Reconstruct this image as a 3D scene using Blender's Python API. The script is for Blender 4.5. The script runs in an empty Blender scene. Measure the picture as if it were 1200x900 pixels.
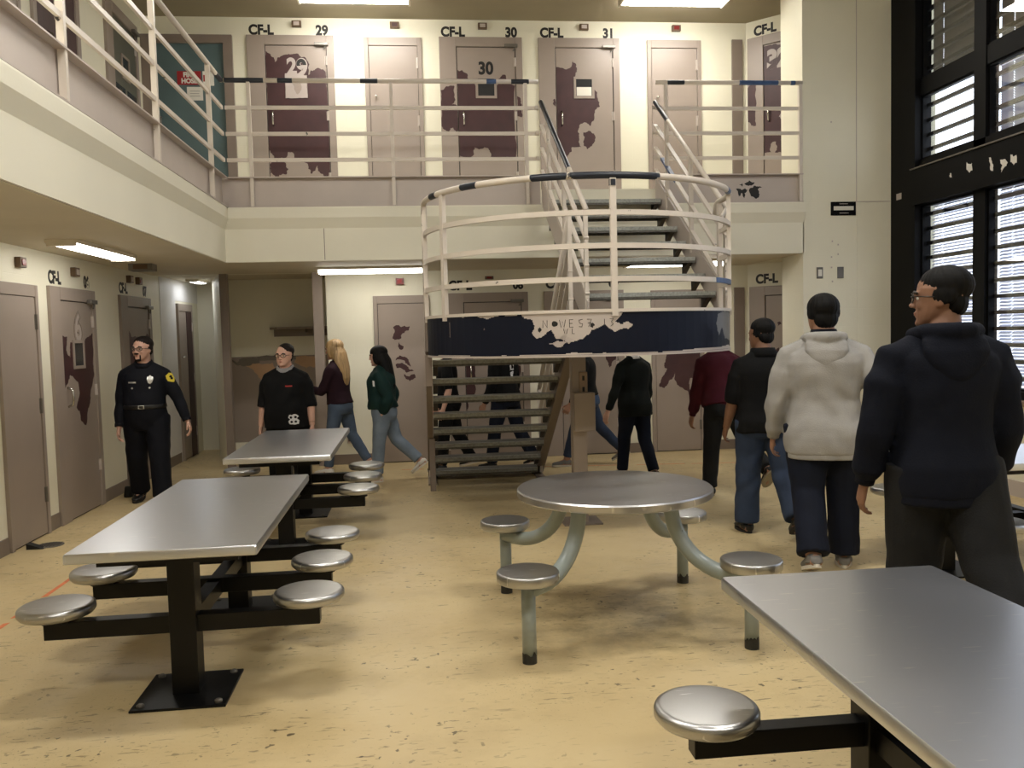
import bpy, bmesh, math, random
import numpy as np
from mathutils import Vector, Matrix, noise
from mathutils.bvhtree import BVHTree

random.seed(7)
PI = math.pi
S = bpy.context.scene
COL = S.collection

# ------------------------------------------------------------------ camera, world, exposure
def make_camera():
    yaw, pitch, roll = .1035, -.0607, -.0255
    f = Vector((math.sin(yaw)*math.cos(pitch), math.cos(yaw)*math.cos(pitch), math.sin(pitch)))
    r = Vector((math.cos(yaw), -math.sin(yaw), 0)); u = r.cross(f)
    c, s = math.cos(roll), math.sin(roll)
    r2 = r*c + u*s; u2 = u*c - r*s
    cd = bpy.data.cameras.new('camera'); cd.sensor_width = 36; cd.lens = 30.0
    cd.clip_start = .05; cd.clip_end = 200
    co = bpy.data.objects.new('camera', cd); COL.objects.link(co)
    m = Matrix((r2, u2, -f)).transposed().to_4x4(); m.translation = (0, 0, 1.65)
    co.matrix_world = m
    S.camera = co
make_camera()
W = bpy.data.worlds.new('overcast_sky'); S.world = W; W.use_nodes = True
_bg = W.node_tree.nodes['Background']
_bg.inputs[0].default_value = (.80, .88, 1.0, 1); _bg.inputs[1].default_value = 3.6
S.view_settings.view_transform = 'Standard'; S.view_settings.look = 'None'
S.view_settings.gamma = 1; S.view_settings.exposure = 0.0
S.view_settings.use_curve_mapping = False
S.cycles.use_denoising = True
S.cycles.max_bounces = 8; S.cycles.diffuse_bounces = 5; S.cycles.glossy_bounces = 4
S.cycles.transparent_max_bounces = 12
S.cycles.sample_clamp_indirect = 6
LAMP = 36.0          # radiance of the fluorescent lenses
LAMP_HALL = 62.0
LAMP_LOW = 13.0
WARM = (1.0, .955, .875)

# ------------------------------------------------------------------ materials
def lin(c):
    return tuple(((x/255/12.92) if x/255 <= .04045 else ((x/255+.055)/1.055)**2.4) for x in c)
def mat(name, rgb, rough=.6, metal=0, var=.05, scale=3.0, bump=0, bscale=40, spec=.5, rough_var=0, stretch=None, sheen=0):
    m = bpy.data.materials.new(name); m.use_nodes = True
    nt = m.node_tree; N, L = nt.nodes, nt.links
    b = N['Principled BSDF']
    b.inputs['Roughness'].default_value = rough; b.inputs['Metallic'].default_value = metal
    b.inputs['Specular IOR Level'].default_value = spec
    if sheen: b.inputs['Sheen Weight'].default_value = sheen
    c = lin(rgb)
    tc = N.new('ShaderNodeTexCoord'); src = tc.outputs['Object']
    if stretch:
        mp = N.new('ShaderNodeMapping'); mp.inputs['Scale'].default_value = stretch
        L.new(src, mp.inputs['Vector']); src = mp.outputs['Vector']
    n = N.new('ShaderNodeTexNoise'); n.inputs['Scale'].default_value = scale; n.inputs['Detail'].default_value = 5
    L.new(src, n.inputs['Vector'])
    r = N.new('ShaderNodeValToRGB')
    r.color_ramp.elements[0].position = .3; r.color_ramp.elements[1].position = .7
    r.color_ramp.elements[0].color = tuple(x*(1-var) for x in c)+(1,)
    r.color_ramp.elements[1].color = tuple(min(1, x*(1+var)) for x in c)+(1,)
    L.new(n.outputs['Fac'], r.inputs['Fac']); L.new(r.outputs['Color'], b.inputs['Base Color'])
    if rough_var:
        mr = N.new('ShaderNodeMapRange'); mr.inputs['To Min'].default_value = rough-rough_var; mr.inputs['To Max'].default_value = rough+rough_var
        mr.inputs['From Min'].default_value = .2; mr.inputs['From Max'].default_value = .8
        n3 = N.new('ShaderNodeTexNoise'); n3.inputs['Scale'].default_value = scale*1.3; n3.inputs['Detail'].default_value = 1.5; L.new(src, n3.inputs['Vector'])
        L.new(n3.outputs['Fac'], mr.inputs['Value']); L.new(mr.outputs['Result'], b.inputs['Roughness'])
    if bump:
        n2 = N.new('ShaderNodeTexNoise'); n2.inputs['Scale'].default_value = bscale; n2.inputs['Detail'].default_value = 4
        L.new(src, n2.inputs['Vector'])
        bp = N.new('ShaderNodeBump'); bp.inputs['Strength'].default_value = bump; bp.inputs['Distance'].default_value = .01
        L.new(n2.outputs['Fac'], bp.inputs['Height']); L.new(bp.outputs['Normal'], b.inputs['Normal'])
    return m
def wall_mat(name, rgb, rough=.45, joint=.25):
    """painted concrete block: faint bed joints in the bump, faint unevenness in the colour"""
    m = mat(name, rgb, rough, var=.035, scale=1.3, spec=.35)
    nt = m.node_tree; N, L = nt.nodes, nt.links
    tc = N.new('ShaderNodeTexCoord'); sp = N.new('ShaderNodeSeparateXYZ'); L.new(tc.outputs['Object'], sp.inputs[0])
    ad = N.new('ShaderNodeMath'); ad.operation = 'ADD'; L.new(sp.outputs['X'], ad.inputs[0]); L.new(sp.outputs['Y'], ad.inputs[1])
    cb = N.new('ShaderNodeCombineXYZ'); L.new(ad.outputs[0], cb.inputs['X']); L.new(sp.outputs['Z'], cb.inputs['Y'])
    br = N.new('ShaderNodeTexBrick'); br.inputs['Scale'].default_value = 1
    br.inputs['Brick Width'].default_value = .41; br.inputs['Row Height'].default_value = .203
    br.inputs['Mortar Size'].default_value = .004; br.inputs['Mortar Smooth'].default_value = .6
    L.new(cb.outputs[0], br.inputs['Vector'])
    nz = N.new('ShaderNodeTexNoise'); nz.inputs['Scale'].default_value = 90; L.new(tc.outputs['Object'], nz.inputs['Vector'])
    mx = N.new('ShaderNodeMath'); mx.operation = 'MULTIPLY_ADD'; mx.inputs[1].default_value = -1.0
    L.new(br.outputs['Fac'], mx.inputs[0]); L.new(nz.outputs['Fac'], mx.inputs[2])
    bp = N.new('ShaderNodeBump'); bp.inputs['Strength'].default_value = joint; bp.inputs['Distance'].default_value = .004
    L.new(mx.outputs[0], bp.inputs['Height']); L.new(bp.outputs['Normal'], N['Principled BSDF'].inputs['Normal'])
    return m
def emit(name, rgb, strength):
    m = bpy.data.materials.new(name); m.use_nodes = True; N, L = m.node_tree.nodes, m.node_tree.links
    N.remove(N['Principled BSDF']); e = N.new('ShaderNodeEmission')
    e.inputs[0].default_value = tuple(rgb)+(1,); e.inputs[1].default_value = strength
    L.new(e.outputs[0], N['Material Output'].inputs[0]); return m
def glass_mat(name, refl=.12, tint=(1, 1, 1)):
    m = bpy.data.materials.new(name); m.use_nodes = True; N, L = m.node_tree.nodes, m.node_tree.links
    N.remove(N['Principled BSDF'])
    t = N.new('ShaderNodeBsdfTransparent'); t.inputs[0].default_value = tuple(tint)+(1,)
    g = N.new('ShaderNodeBsdfGlossy'); g.inputs['Roughness'].default_value = .02
    lw = N.new('ShaderNodeLayerWeight'); lw.inputs[0].default_value = .5
    pw = N.new('ShaderNodeMath'); pw.operation = 'POWER'; pw.inputs[1].default_value = 3.5; L.new(lw.outputs['Facing'], pw.inputs[0])
    ma = N.new('ShaderNodeMath'); ma.operation = 'MULTIPLY_ADD'; ma.inputs[1].default_value = .7; ma.inputs[2].default_value = refl*.4; L.new(pw.outputs[0], ma.inputs[0])
    mx = N.new('ShaderNodeMixShader'); L.new(ma.outputs[0], mx.inputs[0]); L.new(t.outputs[0], mx.inputs[1]); L.new(g.outputs[0], mx.inputs[2])
    L.new(mx.outputs[0], N['Material Output'].inputs[0]); return m
def floor_mat():
    m = bpy.data.materials.new('worn_epoxy_floor'); m.use_nodes = True; nt = m.node_tree; N, L = nt.nodes, nt.links
    b = N['Principled BSDF']; tc = N.new('ShaderNodeTexCoord'); P = tc.outputs['Object']
    def nz(scale, detail=4, rough=.6, vec=None):
        n = N.new('ShaderNodeTexNoise'); n.inputs['Scale'].default_value = scale; n.inputs['Detail'].default_value = detail
        n.inputs['Roughness'].default_value = rough; L.new(vec or P, n.inputs['Vector']); return n.outputs['Fac']
    def rng(v, a, b_, c=0, d=1):
        r = N.new('ShaderNodeMapRange'); L.new(v, r.inputs['Value'])
        for k, x in zip(('From Min', 'From Max', 'To Min', 'To Max'), (a, b_, c, d)): r.inputs[k].default_value = x
        return r.outputs['Result']
    def mul(a, b_):
        x = N.new('ShaderNodeMath'); x.operation = 'MULTIPLY'; L.new(a, x.inputs[0])
        if isinstance(b_, float): x.inputs[1].default_value = b_
        else: L.new(b_, x.inputs[1])
        return x.outputs[0]
    def mx(f, a, b_):
        x = N.new('ShaderNodeMix'); x.data_type = 'RGBA'; L.new(f, x.inputs['Factor'])
        for s, v in ((x.inputs['A'], a), (x.inputs['B'], b_)):
            if isinstance(v, tuple): s.default_value = v+(1,)
            else: L.new(v, s)
        return x.outputs['Result']
    base = mx(rng(nz(.9, 3), .35, .65), lin((200, 178, 133)), lin((206, 186, 142)))
    base = mx(mul(rng(nz(2.3, 6, .7), .48, .72), .35), base, lin((166, 143, 101)))
    def streak(rot, sx, sy, scale, lo, hi):
        mp = N.new('ShaderNodeMapping'); mp.inputs['Rotation'].default_value = (0, 0, rot); mp.inputs['Scale'].default_value = (sx, sy, 1)
        L.new(P, mp.inputs['Vector']); return rng(nz(scale, 3, .55, mp.outputs['Vector']), lo, hi)
    zone = rng(nz(.75, 3), .46, .66)
    zone2 = rng(nz(1.1, 2), .40, .60)
    base = mx(mul(mul(streak(.5, 1, 5, 6, .635, .67), zone), .8), base, lin((96, 82, 58)))
    base = mx(mul(mul(streak(-.7, 1, 5, 8, .645, .68), zone2), .75), base, lin((84, 72, 52)))
    base = mx(mul(mul(streak(1.3, 1, 4, 9, .64, .68), zone2), .65), base, lin((110, 92, 62)))
    vd = N.new('ShaderNodeVectorMath'); vd.operation = 'DISTANCE'; L.new(P, vd.inputs[0]); vd.inputs[1].default_value = (1.15, 4.75, 0)      # darker blotches under the round table
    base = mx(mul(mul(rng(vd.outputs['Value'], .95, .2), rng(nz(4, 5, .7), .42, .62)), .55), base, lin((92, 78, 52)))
    base = mx(mul(mul(rng(nz(19, 3, .5), .655, .685), zone2), .85), base, lin((66, 56, 40)))
    base = mx(mul(mul(rng(nz(75, 2, .5), .655, .70), zone), .75), base, lin((88, 76, 54)))
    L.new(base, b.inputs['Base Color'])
    L.new(rng(nz(3, 5, .7), .3, .7, .34, .55), b.inputs['Roughness'])
    bp = N.new('ShaderNodeBump'); bp.inputs['Strength'].default_value = .12; bp.inputs['Distance'].default_value = .01
    L.new(nz(14, 5), bp.inputs['Height']); L.new(bp.outputs['Normal'], b.inputs['Normal'])
    return m
def steel_mat(name, rgb=(150, 150, 152), rough=.30, rv=.10, stretch=(60, 2, 2)):
    """brushed stainless: metal, smudges in the roughness, fine brushing in the bump"""
    m = mat(name, rgb, rough, 1, var=.0, scale=1.6, rough_var=rv)
    N, L = m.node_tree.nodes, m.node_tree.links; b = N['Principled BSDF']       # short bright scratches
    tc = N.new('ShaderNodeTexCoord'); mp = N.new('ShaderNodeMapping'); mp.inputs['Rotation'].default_value = (0, 0, .35); mp.inputs['Scale'].default_value = (1, 11, 1)
    L.new(tc.outputs['Object'], mp.inputs['Vector']); n = N.new('ShaderNodeTexNoise'); n.inputs['Scale'].default_value = 9; n.inputs['Detail'].default_value = 1; L.new(mp.outputs['Vector'], n.inputs['Vector'])
    r = N.new('ShaderNodeMapRange'); r.inputs['From Min'].default_value = .70; r.inputs['From Max'].default_value = .76; L.new(n.outputs['Fac'], r.inputs['Value'])
    mx = N.new('ShaderNodeMix'); mx.data_type = 'RGBA'; L.new(r.outputs['Result'], mx.inputs['Factor']); L.new(b.inputs['Base Color'].links[0].from_socket, mx.inputs['A']); mx.inputs['B'].default_value = (.93, .93, .93, 1)
    L.new(mx.outputs['Result'], b.inputs['Base Color'])
    return m
def chipped_mat(name, rgb, chip, lo=.66, scale=9, rough=.42, spec=.5):
    m = mat(name, rgb, rough, var=.04, spec=spec)
    N, L = m.node_tree.nodes, m.node_tree.links
    tc = N.new('ShaderNodeTexCoord'); n = N.new('ShaderNodeTexNoise'); n.inputs['Scale'].default_value = scale; n.inputs['Detail'].default_value = 7
    L.new(tc.outputs['Object'], n.inputs['Vector'])
    r = N.new('ShaderNodeMapRange'); r.inputs['From Min'].default_value = lo; r.inputs['From Max'].default_value = lo+.015
    L.new(n.outputs['Fac'], r.inputs['Value'])
    mx = N.new('ShaderNodeMix'); mx.data_type = 'RGBA'; L.new(r.outputs['Result'], mx.inputs['Factor'])
    b = N['Principled BSDF']; L.new(b.inputs['Base Color'].links[0].from_socket, mx.inputs['A'])
    mx.inputs['B'].default_value = lin(chip)+(1,)
    L.new(mx.outputs['Result'], b.inputs['Base Color']); return m

M = dict(
    cream=wall_mat('cream_block_paint', (230, 226, 206)),
    smooth=mat('cream_smooth_paint', (230, 226, 208), .5, var=.03, scale=1.0, bump=.05, bscale=30, spec=.35),
    ceil=mat('shade_toned_ceiling_paint', (150, 140, 118), .7, var=.03, bump=.1, bscale=60, spec=.2),  # cream ceiling darkened toward tan: its dim lighting is put into the colour
    soffit=mat('soffit_paint', (206, 197, 177), .6, var=.03, bump=.1, bscale=60, spec=.2),
    white=mat('cool_lit_passage_wall', (226, 224, 222), .5, var=.02),  # whitened wall tone: cool passage light put into the colour
    mauve=mat('mauve_door_paint', (152, 139, 129), .38, var=.05, scale=2.0, bump=.06, bscale=18),
    mauve2=mat('dull_mauve_paint', (128, 115, 105), .42, var=.06, scale=2.5, bump=.06, bscale=18),
    kick=mat('pale_mauve_steel_paint', (190, 179, 171), .42, var=.05, scale=2.2, bump=.05, bscale=14),
    rail=chipped_mat('off_white_rail_paint', (214, 204, 192), (62, 56, 52), lo=.70),
    navychip=mat('exposed_navy_paint', (26, 32, 44), .4, var=.2, scale=12),
    bluechip=mat('exposed_blue_paint', (58, 84, 128), .4, var=.2, scale=12),
    navy=chipped_mat('navy_drum_paint', (15, 20, 36), (120, 110, 106), lo=.745, scale=11, rough=.5, spec=.2),
    maroon=mat('exposed_maroon_primer', (62, 34, 36), .5, var=.18, scale=6),
    pale=mat('pale_mauve_lettering', (176, 164, 158), .5),
    black=mat('stencil_and_gap_black', (26, 24, 22), .55, var=.15, scale=20),
    dark=mat('black_frame_paint', (6, 6, 7), .55, spec=.15, var=.12, scale=6, bump=.04),
    tframe=mat('black_table_frame_paint', (6, 6, 7), .42, spec=.3, var=.15, scale=8, bump=.05, bscale=25),
    teal=mat('teal_door_paint', (84, 104, 106), .5, var=.08),
    steel=steel_mat('brushed_steel_tabletop', (226, 228, 234), .305, .015),
    seat=steel_mat('spun_steel_seat', (184, 184, 184), .325, .03, (4, 4, 4)),
    grate=mat('galvanised_tread_steel', (98, 96, 90), .55, .35, var=.25, scale=30, bump=.5, bscale=55),
    chrome=mat('chrome', (200, 198, 192), .18, 1, var=.03),
    greymetal=mat('grey_plate_metal', (118, 114, 108), .4, .6),
    tube=chipped_mat('grey_green_tube_paint', (150, 160, 158), (58, 60, 56), lo=.72, scale=22, rough=.3),
    tubechip=mat('bare_dark_tube_metal', (40, 40, 38), .5, var=.3, scale=30),
    rubber=mat('black_rubber', (16, 16, 16), .7),
    red=mat('sign_red', (156, 30, 34), .5), paper=mat('white_paper', (226, 222, 212), .7, var=.02),
    orange=mat('worn_orange_line', (214, 120, 74), .6, var=.2, scale=20),
    brownbox=mat('brown_indicator_plastic', (92, 70, 48), .4, var=.1), alarm=mat('dark_red_lens', (120, 30, 26), .25),
    lens=emit('fluorescent_lens', WARM, LAMP), lens_hall=emit('fluorescent_lens_hall', (1, .965, .90), LAMP_HALL),
    lens_low=emit('fluorescent_lens_low', WARM, LAMP_LOW), lens_cool=emit('fluorescent_lens_cool', (.92, .95, 1.0), 15),
    housing=mat('fixture_white_enamel', (222, 214, 196), .5),
    glass=glass_mat('window_pane_glass', .25), darkglass=glass_mat('small_door_glass', .2, (.75, .8, .82)),
    slat=mat('aluminium_blind_slat', (186, 190, 208), .45, .0, var=.03), slatdim=mat('dim_blind_slat', (84, 82, 80), .45, var=.05),  # second slat is the whitish blind with its weak light painted in
    tan=mat('exposed_tan_plaster', (196, 160, 128), .7, var=.08), ash=mat('exposed_grey_plaster', (120, 112, 104), .7, var=.1),
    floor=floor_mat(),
)

# ------------------------------------------------------------------ helpers
def tag(o, label=None, cat=None, group=None, kind=None):
    if label: o['label'] = label
    if cat: o['category'] = cat
    if group: o['group'] = group
    if kind: o['kind'] = kind
    return o
def empty(name, loc=(0, 0, 0), rz=0):
    o = bpy.data.objects.new(name, None); COL.objects.link(o); o.location = loc; o.rotation_euler = (0, 0, rz)
    o.empty_display_size = .1; return o
def link(name, me, m, parent=None, smooth=False):
    o = bpy.data.objects.new(name, me); COL.objects.link(o)
    if m: me.materials.append(m)
    if smooth: me.polygons.foreach_set('use_smooth', [True]*len(me.polygons))
    if parent: o.parent = parent
    return o
def frame_axes(d, ref=None):
    d = d.normalized(); ref = ref or (Vector((0, 0, 1)) if abs(d.z) < .9 else Vector((0, 1, 0)))
    a = d.cross(ref).normalized(); return a, a.cross(d).normalized()
class MB:
    def __init__(s): s.bm = bmesh.new()
    def box(s, c, size, rz=0, mtx=None, bev=0):
        r = bmesh.ops.create_cube(s.bm, size=1); vs = r['verts']
        bmesh.ops.scale(s.bm, vec=size, verts=vs)
        if bev:
            es = list({e for v in vs for e in v.link_edges})
            rb = bmesh.ops.bevel(s.bm, geom=es, offset=bev, segments=2, profile=.5, affect='EDGES')
            vs = list({v for f in rb['faces'] for v in f.verts} | {v for v in vs if v.is_valid})
        if rz: bmesh.ops.rotate(s.bm, cent=(0, 0, 0), matrix=Matrix.Rotation(rz, 3, 'Z'), verts=vs)
        if mtx: bmesh.ops.transform(s.bm, matrix=mtx, verts=vs)
        bmesh.ops.translate(s.bm, vec=c, verts=vs); return s
    def span(s, a, b, bev=0):
        return s.box([(x+y)/2 for x, y in zip(a, b)], [abs(y-x) for x, y in zip(a, b)], bev=bev)
    def ell(s, c, r, mtx=None, u=18, v=12):
        q = bmesh.ops.create_uvsphere(s.bm, u_segments=u, v_segments=v, radius=1)['verts']
        bmesh.ops.scale(s.bm, vec=r, verts=q)
        if mtx: bmesh.ops.transform(s.bm, matrix=mtx, verts=q)
        bmesh.ops.translate(s.bm, vec=c, verts=q); return s
    def loft(s, rings, caps=True):
        R = [[s.bm.verts.new(p) for p in r] for r in rings]; n = len(R[0])
        for a, b in zip(R, R[1:]):
            for i in range(n): s.bm.faces.new((a[i], a[(i+1) % n], b[(i+1) % n], b[i]))
        if caps: s.bm.faces.new(R[0][::-1]); s.bm.faces.new(R[-1])
        return s
    def tube(s, pts, r, n=10, ref=None, flat=None):
        """round (or flat: (half width, half height)) bar along a path"""
        pts = [Vector(p) for p in pts]; rs = r if isinstance(r, (list, tuple)) else [r]*len(pts)
        rings = []; a = None
        for i, p in enumerate(pts):
            t = (pts[min(i+1, len(pts)-1)]-pts[max(i-1, 0)]).normalized()
            if a is None: a, b = frame_axes(t, ref)
            else:
                a = (a-t*a.dot(t)).normalized(); b = a.cross(t).normalized()
            if flat:
                w, h = flat; rings.append([p+a*x*w+b*y*h for x, y in ((-1, -1), (1, -1), (1, 1), (-1, 1))])
            else: rings.append([p+(a*math.cos(2*PI*k/n)+b*math.sin(2*PI*k/n))*rs[i] for k in range(n)])
        s.loft(rings); return s
    def lathe(s, prof, c=(0, 0, 0), n=40):
        c = Vector(c); rings = [[c+Vector((r*math.cos(2*PI*k/n), r*math.sin(2*PI*k/n), z)) for k in range(n)] for r, z in prof]
        s.loft(rings); return s
    def poly(s, pts, ext):
        """flat polygon pushed out along ext"""
        vs = [s.bm.verts.new(p) for p in pts]; f = s.bm.faces.new(vs)
        r = bmesh.ops.extrude_face_region(s.bm, geom=[f]); bmesh.ops.translate(s.bm, vec=ext, verts=[v for v in r['geom'] if isinstance(v, bmesh.types.BMVert)])
        return s
    def build(s, name, m, parent=None, smooth=False, auto=None):
        bmesh.ops.recalc_face_normals(s.bm, faces=s.bm.faces)
        if auto:
            for e in s.bm.edges:
                if len(e.link_faces) == 2 and e.calc_face_angle(0) > auto: e.smooth = False
            for f in s.bm.faces: f.smooth = True
        me = bpy.data.meshes.new(name); s.bm.to_mesh(me); s.bm.free()
        return link(name, me, m, parent, smooth)
def jag(pts, amp, depth=3):
    """torn outline: fractal midpoints"""
    for d in range(depth):
        out = []
        for i, p in enumerate(pts):
            q = pts[(i+1) % len(pts)]; L = math.hypot(q[0]-p[0], q[1]-p[1]); out.append(p)
            if L > .02:
                k = random.uniform(-1, 1)*min(amp, L*.22)
                out.append(((p[0]+q[0])/2-(q[1]-p[1])/L*k, (p[1]+q[1])/2+(q[0]-p[0])/L*k))
        pts = out; amp *= .6
    return pts
def patch(name, pts, m, parent, y=-.001, amp=.012, th=.0012, clip=None):
    """flake shaped area on an upright local x-z face"""
    b = MB(); P = jag(pts, amp)
    if clip: P = [(min(max(x, clip[0]), clip[1]), min(max(z, clip[2]), clip[3])) for x, z in P]
    b.poly([(x, y, z) for x, z in P], (0, -th, 0)); return b.build(name, m, parent)
def text(body, h, m, parent, loc, name='lettering', bold=.006, sx=1.0, rz=0, align='LEFT', slant=0, th=.0015):
    c = bpy.data.curves.new('t', 'FONT'); c.body = body; c.size = h/.70; c.extrude = th; c.offset = bold; c.align_x = align; c.shear = slant
    o = bpy.data.objects.new('t', c); COL.objects.link(o)
    dg = bpy.context.evaluated_depsgraph_get(); me = bpy.data.meshes.new_from_object(o.evaluated_get(dg)); bpy.data.objects.remove(o)
    me.materials.clear(); me.name = name
    r = link(name, me, m, parent); r.location = loc; r.rotation_euler = (PI/2, 0, rz); r.scale = (sx, 1, 1); return r
def copy_tree(o, parent=None):
    c = o.copy(); COL.objects.link(c)
    if parent: c.parent = parent
    for ch in list(o.children): copy_tree(ch, c)
    return c
def struct(o): return tag(o, kind='structure')
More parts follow.
